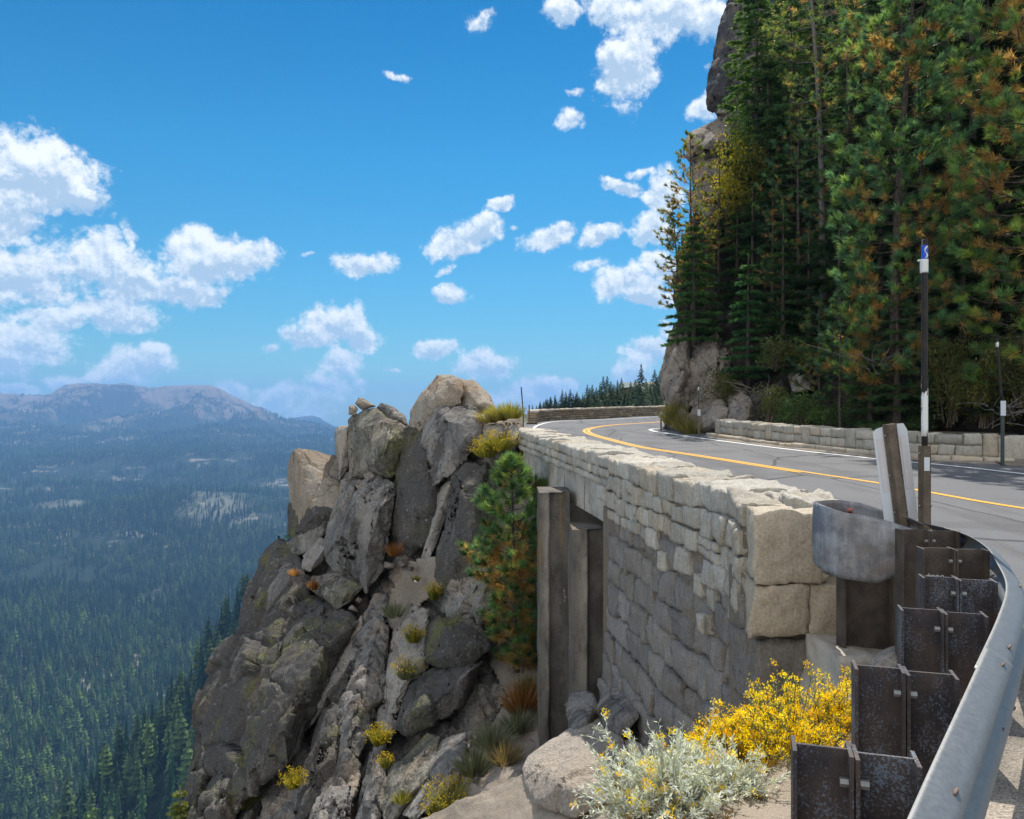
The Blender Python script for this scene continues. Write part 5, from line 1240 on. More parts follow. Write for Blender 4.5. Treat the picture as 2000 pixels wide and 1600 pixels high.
R2([(1165,1385),(1185,1340),(1230,1345),(1250,1400),(1215,1440),(1175,1425)], 'rock', 'grey rounded stone at the lower left corner of the grey wall', off=-.3, bulge=.3, thick=.7, amp=.12, s=.5)
DN = tps([(1600,1250,5.9),(1700,1250,5.9),(1650,1350,5.4),(1800,1350,5.4)])
LB['x'] = 1
hull_rock('boulder', [(1690,1310,5.55),(1700,1288,5.6),(1722,1268,5.7),(1760,1262,5.7),(1775,1290,5.6),(1770,1325,5.5)], DN, M['rock_pale'], bulge=.12, thick=.35, amp=.15, s=.25, L=.02, bev=.02, label='pale jagged stone beside the concrete footing, behind the posts', cat='boulder')

# ------------------------------------------------------------------ cliff and hillside on the right
DC = tps([(1300,850,33),(1300,830,33),(1300,700,35),(1310,560,37),(1340,300,41),(1385,215,43),(1435,0,47),(1435,-150,50),(1420,830,29.5),(1420,640,34),(1500,850,26.5),(1550,700,31),(1550,560,35),(1550,300,40),(1550,0,46),(1550,-150,49),(1700,860,24),(1700,700,27),(1700,500,32),(1700,300,36),(1700,0,41),(1700,-150,44),
 (1850,870,22),(1850,600,27),(1850,300,32),(1850,0,37),(2000,905,18.9),(2000,600,24),(2000,300,29),(2000,0,33),(2000,-150,36),(2250,920,17),(2250,300,24),(2250,-150,30)])
hill = sheet('wooded_hillside', DC, [(1300,850),(1297,770),(1299,700),(1310,640),(1316,560),(1326,480),(1350,400),(1352,310),(1345,290),(1395,222),(1400,140),(1428,75),(1436,0),(1440,-150),(2260,-150),(2260,935),(2000,912),(1850,880),(1700,866),(1500,856),(1400,862)], 7, M['hill'], amp=1.6, s=1.6, seed=31, thick=6, back=(.5, .85, 0))
tag(hill, kind='structure')
def RC(outline, mat, label, **k):
    LB[label] = 1; k.setdefault('seed', len(LB) * 5 + 2); return hull_rock(k.pop('name', 'cliff_rock'), outline, DC, M[mat], label=label, cat='cliff', **k)
RC([(1299,705),(1308,650),(1346,636),(1352,720),(1344,790),(1308,812),(1296,760)], 'cliff', 'bulging brown corner of the roadside cliff where the road bends', bulge=.9, thick=3, amp=.9, s=1.0, off=-.3, tilt=(0, .2))
RC([(1343,665),(1400,645),(1428,690),(1424,765),(1392,805),(1342,795)], 'cliff', 'cracked grey brown face of the roadside cliff above the low wall', bulge=.7, thick=3, amp=1.0, s=1.0, off=-.3)
RC([(1346,812),(1364,790),(1400,772),(1424,800),(1415,838),(1366,845)], 'cliff', 'grey blocks at the foot of the cliff by the end of the low wall', bulge=.5, thick=1.5, amp=.8, s=.7, off=-.6)
RC([(1303,800),(1335,786),(1352,835),(1325,846),(1306,838)], 'cliff', 'low brown rock foot beside the bend of the road', bulge=.4, thick=1.5, amp=.6, s=.6, off=-.4)
RC([(1420,770),(1455,760),(1475,800),(1460,832),(1425,830)], 'cliff', 'pale grey outcrop half hidden by the rounded shrub', bulge=.5, thick=1.5, amp=.8, s=.7, off=-.3)
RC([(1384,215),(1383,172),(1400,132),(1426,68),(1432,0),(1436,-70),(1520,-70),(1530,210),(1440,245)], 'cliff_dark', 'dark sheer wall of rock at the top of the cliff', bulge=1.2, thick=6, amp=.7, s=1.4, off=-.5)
RC([(1335,284),(1346,261),(1386,240),(1396,256),(1380,302),(1346,308)], 'cliff', 'jutting beak of rock high on the cliff edge', bulge=.6, thick=3, amp=.5, s=.9, off=-.4)
RC([(1370,290),(1384,242),(1422,216),(1450,222),(1452,292),(1402,292)], 'cliff', 'sloping grey ledge just right of the jutting beak', bulge=.8, thick=3, amp=.5, s=1.0, off=-1.0)
RC([(1399,222),(1404,210),(1418,205),(1427,214),(1421,226)], 'rock_tan', 'small tan boulder perched on the high ledge', bulge=.4, thick=.8, amp=.2, s=.4, off=-1.5)
RC([(1346,300),(1445,285),(1460,420),(1380,440),(1352,400)], 'cliff', 'rock face under the high ledge behind the yellow tree', bulge=.7, thick=3, amp=1.0, s=1.2, off=-.3)
RC([(1440,170),(1450,110),(1500,90),(1520,190),(1470,220)], 'cliff', 'pale rock showing between firs near the top of the cliff', bulge=.5, thick=2, amp=.7, s=1, off=-1.6)
RC([(1540,735),(1570,712),(1590,730),(1585,760),(1550,768)], 'cliff', 'grey rock among bushes on the wooded bank', bulge=.6, thick=1.5, amp=.6, s=.6, off=-.7)
vg = MB(); n = 40; u = np.linspace(-.5, RPth.L, n)
for w0, z0, w1, z1 in ((-.42, .0, -.0, .09), (-.0, .09, .7, .2), (.7, .2, 3.0, .3)):
    A = RPth.at(u, np.full(n, w0) + .08 * np.sin(u * 3), np.full(n, z0)); B = RPth.at(u, np.full(n, w1), np.full(n, z1)); V = np.stack([A, B], 1).reshape(-1, 3); i = np.arange(n - 1) * 2; vg.add(V, f4=np.stack([i, i + 1, i + 3, i + 2], 1))
V_, f_, C_ = vg.arrays(); tag(mk('dirt_verge', V_, f_, M['dirt']), kind='structure')
ve = MB(); xs = np.linspace(10.6, 22, 30); A = np.stack([xs, np.interp(xs, [10.6, 12, 22], [17.0, 16.2, 14.5]), 0 * xs], 1); B = A + [0.4, 4.5, 0]
A[:, 2] = road_z(A[:, 0], A[:, 1]) + .004; B[:, 2] = road_z(B[:, 0], B[:, 1]) + .5; Md = (A * .75 + B * .25); Md[:, 2] = A[:, 2] + .12
for a, b in ((A, Md), (Md, B)): V = np.stack([a, b], 1).reshape(-1, 3); i = np.arange(29) * 2; ve.add(V, f4=np.stack([i, i + 1, i + 3, i + 2], 1))
V_, f_, C_ = ve.arrays(); tag(mk('dirt_verge', V_, f_, M['dirt']), kind='structure')

# ------------------------------------------------------------------ small hill beyond the bend
DH = tps([(1000,830,70),(1040,800,110),(1100,785,135),(1200,755,165),(1300,735,190),(1420,715,215),(1200,830,75),(1420,830,80),(1100,830,72),(1200,795,130),(1300,780,150)])
fh = sheet('far_hillside', DH, [(985,840),(1020,806),(1060,799),(1110,786),(1160,776),(1210,756),(1250,746),(1300,738),(1420,715),(1430,840)], 5, rock_mat('grassy granite hillside', base=(.15, .14, .09), pale=(.26, .24, .20), dark=(.045, .06, .028), dark_amt=.95, moss=(.13, .14, .04), moss_amt=.8, sc_=.12, grain=.2), amp=.5, s=4, seed=9, thick=15)
tag(fh, kind='structure')
cb = thing('cabin', 'small cabin with a grey green metal roof among the firs beyond the bend', 'cabin', P(1229, 766, 150))
m = MB(); x, y, z = P(1229, 764, 150); m.box((x, y, z - .5), (3.2, 3, 2.6)); m.build('wall', simple_mat('cabin boards', (.12, .075, .05), .9), cb, smooth=False)
m = MB(); m.add(np.array([(x - 2, y - 2, z + .5), (x + 2, y - 2, z + .9), (x + 2, y + 2, z + 1.0), (x - 2, y + 2, z + .6), (x - 1.7, y, z + 1.6), (x + 1.9, y, z + 1.7)]), f4=[(0, 1, 5, 4), (3, 4, 5, 2)], f3=[(0, 4, 3), (1, 2, 5)]); rf = m.build('roof', simple_mat('cabin roof', (.15, .20, .19), .8), cb, smooth=False)
# ------------------------------------------------------------------ plants
def nrm(v): return v / (np.linalg.norm(v, axis=-1)[..., None] + 1e-9)
class Tris:
    def __init__(s): s.V = []; s.C = []
    def needles(s, c, d, n, length, width, spread, col, g, twig=0.0, colvar=.25):
        """n thin triangles per centre c (M,3) fanning about direction d (M,3)"""
        m = len(c); d = nrm(d)
        r = nrm(g.normal(size=(m, n, 3))); dir_ = nrm(d[:, None] + r * spread)
        base = c[:, None] - d[:, None] * twig * g.uniform(0, 1, (m, n, 1))
        L = np.broadcast_to(np.asarray(length, float), (m,))[:, None, None] * g.uniform(.7, 1.1, (m, n, 1))
        side = nrm(np.cross(dir_, nrm(g.normal(size=(m, n, 3))))) * width
        s.V.append(np.stack([base - side, base + side, base + dir_ * L], 2).reshape(-1, 3))
        cc = np.broadcast_to(np.asarray(col, float), (m, 3))[:, None] * g.uniform(1 - colvar, 1 + colvar, (m, n, 1))
        s.C.append(np.repeat(cc.reshape(-1, 3), 3, 0))
    def leaves(s, c, size, col, g, up=.3, aspect=.55, colvar=.3, dirs=None):
        """diamond leaves as two triangles"""
        m = len(c); d = nrm(g.normal(size=(m, 3)) + np.array([0, 0, up])) if dirs is None else nrm(dirs)
        sd = nrm(np.cross(d, nrm(g.normal(size=(m, 3))))); L = np.broadcast_to(np.asarray(size, float), (m,))[:, None] * g.uniform(.6, 1.2, (m, 1)); w = L * aspect * .5
        a, b, t, e = c, c + d * L * .5 + sd * w, c + d * L, c + d * L * .5 - sd * w
        s.V.append(np.stack([a, b, t, a, t, e], 1).reshape(-1, 3))
        cc = np.broadcast_to(np.asarray(col, float), (m, 3)) * g.uniform(1 - colvar, 1 + colvar, (m, 1)); s.C.append(np.repeat(cc, 6, 0))
    def build(s, name, mat, parent=None, base=None):
        V = np.concatenate(s.V); C = np.concatenate(s.C); return mk(name, V, [np.arange(len(V)).reshape(-1, 3)], mat, parent, base, col=C, smooth=False)
NEEDLE_GREEN = np.array([(.15, .275, .115), (.12, .24, .13), (.21, .31, .095), (.095, .195, .115)])
NEEDLE_BROWN = np.array([(.48, .30, .10), (.56, .38, .15), (.36, .23, .10)])
FIR_GREEN = np.array([(.085, .17, .055), (.07, .145, .065), (.12, .20, .055), (.06, .12, .06)])

def trunk_mesh(path, r0, r1, n=9): 
    m = MB(); k = len(path); m.tube(path, np.linspace(r0, r1, k), n); return m
def pine(name, label, base, H, rad, z0=.15, nb=70, seed=1, lean=(0, 0), profile=None, nl=.2, nw=.006, per=46, brown=.28, tuft=7, cat='pine tree', r0=.16, group=None, bark='bark', skip_left=None, dens=1.0, green=NEEDLE_GREEN):
    """long-needled pine: limbs sweep up, every twig ends in a round tuft, old needles inside are brown"""
    g = np.random.default_rng(seed); b = np.array(base, float); t = thing(name, label, cat, tuple(b), group)
    hs = np.linspace(0, 1, 14); path = np.stack([b[0] + lean[0] * hs ** 1.5 + .03 * H * .1 * np.sin(hs * 7 + seed), b[1] + lean[1] * hs ** 1.5, b[2] - .4 + (H + .4) * hs], 1)
    tm = trunk_mesh(path, r0, r0 * .12)
    profile = profile or (lambda f: (.55 + .45 * math.sin(min(1, f * 1.6) * 1.57)) * (1 - f ** 2.2) + .06)
    C = []; D = []; Br = []; bm_ = MB()
    for k in range(nb):
        f = z0 + (1 - z0) * ((k + g.uniform(0, 1)) / nb); a = k * 2.399 + g.uniform(-.4, .4); fr = (f - z0) / (1 - z0)
        L = rad * profile(fr) * g.uniform(.7, 1.1); o = np.array([np.interp(f, hs, path[:, i]) for i in range(3)])
        dr = np.array([math.cos(a), math.sin(a), 0]); q = np.linspace(0, 1, 8)
        droop = g.uniform(-.35, -.05) * (1 - fr) + g.uniform(.05, .3) * fr
        br = o + dr * (L * q)[:, None] + np.array([0, 0, 1.0]) * ((droop * q + .42 * q ** 2.5) * L)[:, None] + g.normal(size=(8, 3)) * .03 * L * q[:, None]
        bm_.tube(br, np.linspace(max(.012, r0 * .17 * (1 - fr * .6)), .006, 8), 5, cap=False)
        ns = max(3, int(tuft * L / rad * dens * 1.15 + 1)); bk = brown * float(np.clip(.9 + 2.6 * vnoise((br[5:6] - b) * .55, seed)[0], .12, 2.6)); lk = g.uniform(.75, 1.3)
        for j in range(ns):
            qq = .28 + .72 * (j + g.uniform(0, 1)) / ns; p = np.array([np.interp(qq, q, br[:, i]) for i in range(3)])
            al = g.uniform(-1.3, 1.3); sd = np.array([dr[0] * math.cos(al) - dr[1] * math.sin(al), dr[0] * math.sin(al) + dr[1] * math.cos(al), g.uniform(.0, .6)])
            sl = L * (.12 + .30 * (1 - qq)) * g.uniform(.6, 1.3) + nl * .5; e = p + nrm(sd) * sl; e[2] += sl * .15
            bm_.tube([p, (p + e) / 2 + [0, 0, -.02 * sl], e], [.007, .006, .005], 4, cap=False)
            C.append(e); D.append(nrm(nrm(sd) + np.array([0, 0, .35]))); Br.append(0)
            if sl > nl * 1.5: C.append(p * .45 + e * .55 + g.normal(size=3) * .04); D.append(nrm(sd + g.normal(size=3) * .5)); Br.append(1 if g.random() < bk * 1.5 else 0)
            if g.random() < bk: C.append(p * .6 + e * .4 - np.array([0, 0, .03])); D.append(nrm(sd + g.normal(size=3) * .6 - np.array([0, 0, .5]))); Br.append(1)
        C.append(br[-1]); D.append(nrm(br[-1] - br[-2] + np.array([0, 0, .05]))); Br.append(0)
    C.append(path[-1]); D.append(np.array([0, 0, 1.0])); Br.append(0)
    C = np.array(C); D = np.array(D); Br = np.array(Br); tr = Tris()
    gi = Br == 0; gcol = green[g.integers(len(green), size=gi.sum())] * g.uniform(.5, 1.45, (gi.sum(), 1))
    tr.needles(C[gi], D[gi], per, nl * .9, nw, .8, gcol, g, twig=nl * .6)
    if (~gi).any(): tr.needles(C[~gi], D[~gi], int(per * .7), nl * .95, nw, 1.1, NEEDLE_BROWN[g.integers(3, size=(~gi).sum())], g, twig=nl * .6)
    tm.merge(bm_).build('trunk', M[bark], t); tr.build('crown', M['needle'], t); return t

def fir(name, label, base, H, rad, z0=.06, seed=1, whorl=.42, per=26, col=FIR_GREEN, cat='fir tree', r0=.13, nl=.09, nw=.018, group=None, droop=.25, dead=0.0, lean=(0, 0), tone=1.0, bark='bark'):
    """short-needled fir: whorls of flat drooping sprays"""
    g = np.random.default_rng(seed); b = np.array(base, float); t = thing(name, label, cat, tuple(b), group)
    hs = np.linspace(0, 1, 10); path = np.stack([b[0] + lean[0] * hs, b[1] + lean[1] * hs, b[2] - .4 + (H + .4) * hs], 1); tm = trunk_mesh(path, r0, .015)
    C = []; D = []; K = []; bm_ = MB(); nwh = int(H * (1 - z0) / whorl)
    for w in range(nwh):
        f = z0 + (1 - z0) * (w + g.uniform(-.2, .2)) / nwh; f = min(max(f, z0), .995); fr = (f - z0) / (1 - z0); nbr = int(g.integers(5, 8)); a0 = g.uniform(0, 6.28)
        for j in range(nbr):
            a = a0 + j / nbr * 6.283 + g.uniform(-.25, .25); L = (rad * (1 - fr) ** .75 + .1) * g.uniform(.6, 1.12)
            o = np.array([np.interp(f, hs, path[:, i]) for i in range(3)]); dr = np.array([math.cos(a), math.sin(a), 0]); sd = np.array([-dr[1], dr[0], 0])
            m = max(5, int(per * L / rad)); q = g.uniform(.12, 1, m) ** .75; wd = (1 - q) * .55 + .06
            y = g.uniform(-1, 1, m) * wd * L; zz = -droop * L * q ** 1.4 + .10 * L * q ** 3 - .12 * np.abs(y) + .12 * L * (1 - fr)* 0
            p = o + dr * (q * L)[:, None] + sd * y[:, None] + np.array([0, 0, 1.0]) * zz[:, None]
            C.append(p); D.append(dr * 1.0 + sd * (np.sign(y) * .9)[:, None] + np.array([0, 0, -.1])); K.append(np.full(m, g.uniform(.75, 1.25)))
            q8 = np.linspace(0, 1, 5); bm_.tube(o + dr * (q8 * L)[:, None] + np.array([0, 0, 1.0]) * (-droop * L * q8 ** 1.4 + .10 * L * q8 ** 3)[:, None], np.linspace(.018, .005, 5), 4, cap=False)
    C.append(path[-1:]); D.append(np.array([[0, 0, 1.0]])); K.append(np.ones(1))
    C = np.concatenate(C); D = np.concatenate(D); K = np.concatenate(K); tr = Tris()
    cc = col[g.integers(len(col), size=len(C))] * K[:, None] * tone
    if dead: k = g.random(len(C)) < dead; cc[k] = np.array([.2, .12, .06])
    tr.needles(C, D, 9, nl * 2.2, nw, .55, cc, g, twig=nl * 1.6)
    tm.merge(bm_).build('trunk', M[bark], t); tr.build('crown', M['fir'], t); return t

def bush(name, label, c, size, n, leaf, cols, seed=1, cat='bush', clumps=14, stems=12, mat='leaf', aspect=.5, group=None, flat=.8, hollow=.55, stemcol='twig', up=.4):
    g = np.random.default_rng(seed); c = np.array(c, float); size = np.array(size, float); t = thing(name, label, cat, tuple(c - [0, 0, size[2] * .5]), group)
    k = g.integers(clumps, size=n); cc = nrm(g.normal(size=(clumps, 3))) * g.uniform(.25, .85, (clumps, 1)); cr = g.uniform(.28, .5, clumps)
    p = cc[k] + nrm(g.normal(size=(n, 3))) * (cr[k] * g.uniform(hollow, 1.05, n))[:, None]
    P3 = c + p * size * .62; kc = np.array(cols)[g.integers(len(cols), size=clumps)] * g.uniform(.75, 1.25, (clumps, 1))
    tr = Tris(); tr.leaves(P3, leaf, kc[k], g, up=up, aspect=aspect); m = MB(); b0 = c - [0, 0, size[2] * .5]
    for q in range(stems):
        e = c + cc[q % clumps] * size * .6; h = np.linspace(0, 1, 6)[:, None]; m.tube(b0 + g.normal(size=3) * .04 * size + (e - b0) * h + np.array([0, 0, 1]) * (.15 * size[2] * np.sin(h * 3.14)), np.linspace(.018, .006, 6) * min(1.5, size[0]), 4, cap=False)
    m.build('stems', M[stemcol], t); tr.build('foliage', M[mat], t); return t

def tuftplant(name, label, base, h, r, n, cols, seed=1, cat='plant', w=.008, seeds=None, group=None, curve=.5, mat='leaf', seedn=0, seedsize=.02):
    """a clump of narrow blades or stems; may carry flower heads"""
    g = np.random.default_rng(seed); b = np.array(base, float); a = g.uniform(0, 6.28, n); rr = np.sqrt(g.uniform(0, 1, n))
    o = b + np.stack([np.cos(a) * rr * r * .35, np.sin(a) * rr * r * .35, 0 * a], 1); tip = b + np.stack([np.cos(a) * rr * r, np.sin(a) * rr * r, h * (1 - .45 * rr ** 2) * g.uniform(.6, 1.1, n)], 1)
    mid = (o + tip) / 2 + np.array([0, 0, 1]) * (h * .12 * curve); sd = np.stack([-np.sin(a + 1), np.cos(a + 1), 0 * a], 1) * w
    V = np.stack([o - sd, o + sd, mid + sd * .8, mid - sd * .8, tip], 1).reshape(-1, 3); i = np.arange(n)[:, None] * 5
    C = np.repeat(np.array(cols)[g.integers(len(cols), size=n)] * g.uniform(.7, 1.3, (n, 1)), 5, 0)
    f4 = i + np.array([[0, 1, 2, 3]]); f3 = i + np.array([[3, 2, 4]])
    if seeds is None:
        ob = mk(name, V, [f3, f4], M[mat], base=tuple(b), col=C, smooth=False); tag(ob, label, cat, group); return ob
    t = thing(name, label, cat, tuple(b), group); mk('stems', V, [f3, f4], M[mat], t, col=C, smooth=False)
    tr = Tris(); k = g.choice(n, min(n, seedn or n), replace=False); q = np.repeat(tip[k], 7, 0) + g.normal(size=(len(k) * 7, 3)) * seedsize * .8
    tr.leaves(q, seedsize, np.array(seeds)[g.integers(len(seeds), size=len(q))], g, up=.8); tr.build('flowers', M['flower'], t); return t

def on(D, px, py, off=0.0): return P(px, py, float(D(np.array(px), np.array(py))) + off)

# --- the big pines on the right
pine('pine_tree', 'nearest big pine filling the upper right corner, full of brown old needles', (12.9, 19.4, -.9), 16.5, 2.5, z0=.10, nb=150, seed=3, nl=.27, nw=.0085, per=80, tuft=6.5, brown=.26, r0=.2, green=NEEDLE_GREEN * np.array([1.3, 1.15, .9]))
pine('pine_tree', 'tall bushy pine with brown inner needles just left of the black and white snow pole', P(1742, 850, 22.6), 15.5, 2.05, z0=.09, nb=150, seed=8, nl=.27, nw=.0085, per=80, tuft=6.5, brown=.26, r0=.17, lean=(1.0, .5), profile=lambda f: (.66 + .34 * math.sin(min(1, f * 2.2) * 1.57)) * (1 - .4 * f ** 2) * (1 + .16 * math.sin(f * 21)))
pine('pine_tree', 'dense pine behind the snow pole between the two largest pines', P(1900, 800, 26.5), 17, 2.2, z0=.12, nb=80, seed=12, nl=.26, nw=.010, per=60, tuft=5, brown=.3, r0=.18, green=NEEDLE_GREEN * .6)
pine('pine_tree', 'small slender young pine on the bank left of the bushy pine', P(1641, 850, 23.4), 4.2, .8, z0=.28, nb=34, seed=15, nl=.17, nw=.007, per=40, tuft=6, brown=.12, r0=.06, green=NEEDLE_GREEN * .8)
pine('pine_tree', 'tall pine with a bare lower trunk standing high on the bank', on(DC, 1612, 640), 17, 2.2, z0=.40, nb=62, seed=17, nl=.2, nw=.011, per=30, tuft=6, brown=.16, r0=.17, bark='bark_grey', lean=(-.8, 0), green=np.array([(.17, .23, .07), (.22, .26, .07), (.13, .19, .07)]))
pine('pine_tree', 'dark dense pine in the middle of the bank below the tall bare trunk', on(DC, 1560, 660), 9.5, 2.1, z0=.10, nb=62, seed=19, nl=.2, nw=.011, per=32, tuft=7, brown=.28, r0=.12)
pine('pine_tree', 'dark pine beside the bare trunk, half hidden behind the bushy pine', on(DC, 1655, 650), 13, 2.3, z0=.15, nb=60, seed=23, nl=.2, nw=.011, per=30, tuft=6, brown=.2, r0=.13, green=NEEDLE_GREEN * .75)
pine('pine_tree', 'thin pine on the outer cliff edge against the sky, tallest on that edge', on(DC, 1352, 620, -.6), 8.0, 1.55, z0=.12, nb=60, seed=25, nl=.19, nw=.013, per=24, tuft=5, brown=.3, r0=.09, lean=(-.1, 0), green=np.array([(.20, .23, .05), (.14, .19, .06)]))
pine('pine_tree', 'yellowish pine with a straight bare stem just inside the cliff edge', on(DC, 1404, 560, -.5), 6.3, 1.2, z0=.3, nb=34, seed=27, nl=.18, nw=.013, per=22, tuft=5, brown=.35, r0=.09, green=np.array([(.30, .28, .05), (.22, .23, .06)]))
pine('pine_tree', 'leafy lower pine leaning out over the sky at the cliff edge', on(DC, 1326, 600, -.6), 4.6, 1.15, z0=.05, nb=48, seed=29, nl=.18, nw=.013, per=26, tuft=5, brown=.3, r0=.07, lean=(-.3, 0), green=np.array([(.24, .24, .05), (.17, .20, .06)]))
pine('pine_tree', 'pine behind the rounded shrub, dim and narrow, at the foot of the dark bank', on(DC, 1600, 800, -.6), 3.6, 1.0, z0=.1, nb=26, seed=31, nl=.18, nw=.01, per=28, tuft=5, brown=.15, r0=.06, green=NEEDLE_GREEN * .7)
# --- firs
fir('fir_tree', 'big layered fir against the dark rock at the top of the bank', on(DC, 1478, 330, -1.2), 12.5, 2.0, seed=2, whorl=.55, per=34, nl=.13, nw=.03, z0=.2, col=FIR_GREEN * np.array([1.35, 1.3, 1.0]))
fir('fir_tree', 'dark layered fir between the bare trunk and the bushy pine', on(DC, 1668, 560, -.8), 12, 2.2, seed=4, whorl=.5, per=34, nl=.12, nw=.026, col=FIR_GREEN * 1.1)
fir('fir_tree', 'bright green fir low on the cliff edge below the thin pine', on(DC, 1356, 655, -.9), 5.0, 1.45, seed=6, whorl=.36, per=34, nl=.1, nw=.022, col=np.array([(.09, .19, .05), (.07, .15, .06)]))
fir('fir_tree', 'small cone shaped fir standing alone above the rounded shrub', on(DC, 1462, 735, -.7), 4.6, 1.1, seed=8, whorl=.3, per=30, nl=.085, nw=.018, z0=.1, col=FIR_GREEN * np.array([.9, 1.15, 1.15]))
fir('fir_tree', 'low dark fir with dead lower branches under the bushy pine', P(1752, 858, 21.8), 4.0, 1.25, seed=10, whorl=.3, per=30, nl=.09, nw=.013, z0=.05, dead=.12, col=FIR_GREEN * .8)
fir('fir_tree', 'dark low fir at the left foot of the bushy pine', P(1700, 856, 22.8), 2.8, 1.0, seed=12, whorl=.28, per=28, nl=.09, nw=.013, col=FIR_GREEN * .8)
fir('fir_tree', 'fir in shade right of the small cone shaped fir', on(DC, 1530, 720, -.5), 6.0, 1.7, seed=14, whorl=.4, per=26, nl=.1, nw=.02, col=FIR_GREEN * .75)
fir('fir_tree', 'fir on the upper bank between the big layered fir and the bare trunk', on(DC, 1545, 420, -.8), 12, 2.4, seed=16, whorl=.55, per=28, nl=.13, nw=.03, col=FIR_GREEN * 1.15)
fir('fir_tree', 'fir partly hidden behind the yellow tree on the cliff edge', on(DC, 1440, 590, -.4), 3.8, 1.3, seed=18, whorl=.42, per=26, nl=.11, nw=.024, col=FIR_GREEN * .85)
fir('fir_tree', 'tallest fir seen through the gap above the bushy pine', on(DC, 1690, 330, -.8), 13, 2.4, seed=20, whorl=.6, per=24, nl=.13, nw=.03, col=FIR_GREEN)
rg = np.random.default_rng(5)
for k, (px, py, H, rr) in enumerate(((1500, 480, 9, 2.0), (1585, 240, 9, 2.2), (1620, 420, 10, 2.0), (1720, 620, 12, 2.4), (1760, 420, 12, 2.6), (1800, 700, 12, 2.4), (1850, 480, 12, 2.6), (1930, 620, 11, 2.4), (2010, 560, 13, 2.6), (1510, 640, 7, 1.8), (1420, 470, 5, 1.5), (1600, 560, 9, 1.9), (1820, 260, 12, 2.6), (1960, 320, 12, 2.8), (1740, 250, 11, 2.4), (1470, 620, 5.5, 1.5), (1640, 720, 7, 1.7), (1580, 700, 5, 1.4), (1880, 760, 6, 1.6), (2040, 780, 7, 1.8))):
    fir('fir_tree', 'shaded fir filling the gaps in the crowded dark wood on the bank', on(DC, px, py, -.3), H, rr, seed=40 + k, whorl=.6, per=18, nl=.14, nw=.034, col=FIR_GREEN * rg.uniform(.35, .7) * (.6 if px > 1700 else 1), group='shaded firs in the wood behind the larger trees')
# --- leafy trees and bushes of the bank
Y_ = [(.50, .40, .03), (.34, .31, .04), (.22, .25, .05)]; G_ = [(.11, .19, .05), (.15, .21, .05), (.085, .145, .045)]; O_ = [(.16, .165, .05), (.12, .14, .045), (.20, .19, .055)]
bush('aspen_tree', 'yellowing aspen leaning out from the cliff below the high ledge', on(DC, 1452, 325, -3.2), (2.0, 1.6, 5.0), 3800, .17, Y_[1:] + G_[:1] + Y_[:1], 3, 'aspen', 26, 14)
bush('aspen_tree', 'small bright yellow aspen behind the straight bare pine stem', on(DC, 1420, 372, -2.8), (1.3, 1.2, 2.3), 1300, .14, [(.66, .52, .02), (.5, .43, .03)], 5, 'aspen', 16, 10)
bush('aspen_tree', 'yellow green aspen high on the bank left of the bare trunk', on(DC, 1565, 100, -3.4), (3.6, 2.4, 5.4), 4600, .19, [(.27, .28, .06), (.20, .23, .06), (.36, .33, .06)], 7, 'aspen', 34, 16)
bush('aspen_tree', 'olive aspen crowded below the big layered fir', on(DC, 1500, 345, -2.6), (2.4, 1.8, 4.5), 3200, .17, O_ + G_[:1], 9, 'aspen', 26, 14)
bush('shrub', 'rounded yellow green shrub at the foot of the cliff above the low wall', on(DC, 1418, 760, -.8), (1.7, 1.5, 1.5), 4200, .075, [(.11, .125, .03), (.085, .105, .03), (.14, .14, .04)], 11, 'shrub', 22, 16)
for k, (px, py, d, sx, sz, cols, lb) in enumerate(((1500, 790, 26.4, 1.6, 1.2, O_, 'straggly brown and olive shrub right of the rounded shrub'), (1570, 800, 25.2, 1.7, 1.2, G_, 'green shrub behind the middle of the low wall'), (1618, 812, 24.2, 1.2, .8, G_[:1], 'bright green low shrub under the slender young pine'), (1690, 800, 23.3, 1.4, 1.1, G_, 'green shrub at the left foot of the bushy pine'),
    (1855, 740, 21.2, 1.9, 2.3, O_, 'tall dark olive shrub just right of the snow pole'), (1920, 770, 20.0, 1.6, 1.6, [(.15, .14, .03), (.10, .11, .03)], 'yellowing shrub behind the tall dark delineator'), (1995, 720, 19.2, 1.5, 2.0, O_, 'dark shrub at the right edge of the view below the nearest pine'), (1560, 640, 31, 2.0, 1.5, G_, 'green thicket on the steep bank below the dark dense pine'), (1515, 690, 28.5, 1.5, 1.1, O_[:2], 'olive thicket on the steep bank beside the cone shaped fir'), (1600, 690, 27.6, 1.6, 1.0, [(.12, .14, .03), (.07, .10, .03)], 'yellow green thicket in the middle of the steep bank'), (1790, 815, 22, 1.0, .8, G_, 'small green shrub directly behind the leaning marker panel'))):
    bush('shrub', lb, P(px, py, d), (sx, sx * .8, sz), int(1500 * sx * sz), .075 if d < 27 else .1, cols, 50 + k, 'shrub', 18, 14)
def snag(label, px, py, d, n, L, seed):
    g = np.random.default_rng(seed); m = MB(); b = np.array(P(px, py, d))
    for k in range(n):
        a = g.uniform(0, 6.28); e = np.array([math.cos(a), math.sin(a) * .6, g.uniform(-.3, .9)]); q = np.linspace(0, 1, 7)[:, None]; l = L * g.uniform(.5, 1.1)
        m.tube(b + g.normal(size=3) * .15 + e * q * l + g.normal(size=3) * q ** 2 * .3 * l, np.linspace(.014, .004, 7), 4, cap=False)
    V, f, C = m.arrays(); tag(mk('dead_branches', V, f, M['bark_grey'], base=tuple(b)), label, 'dead branches')
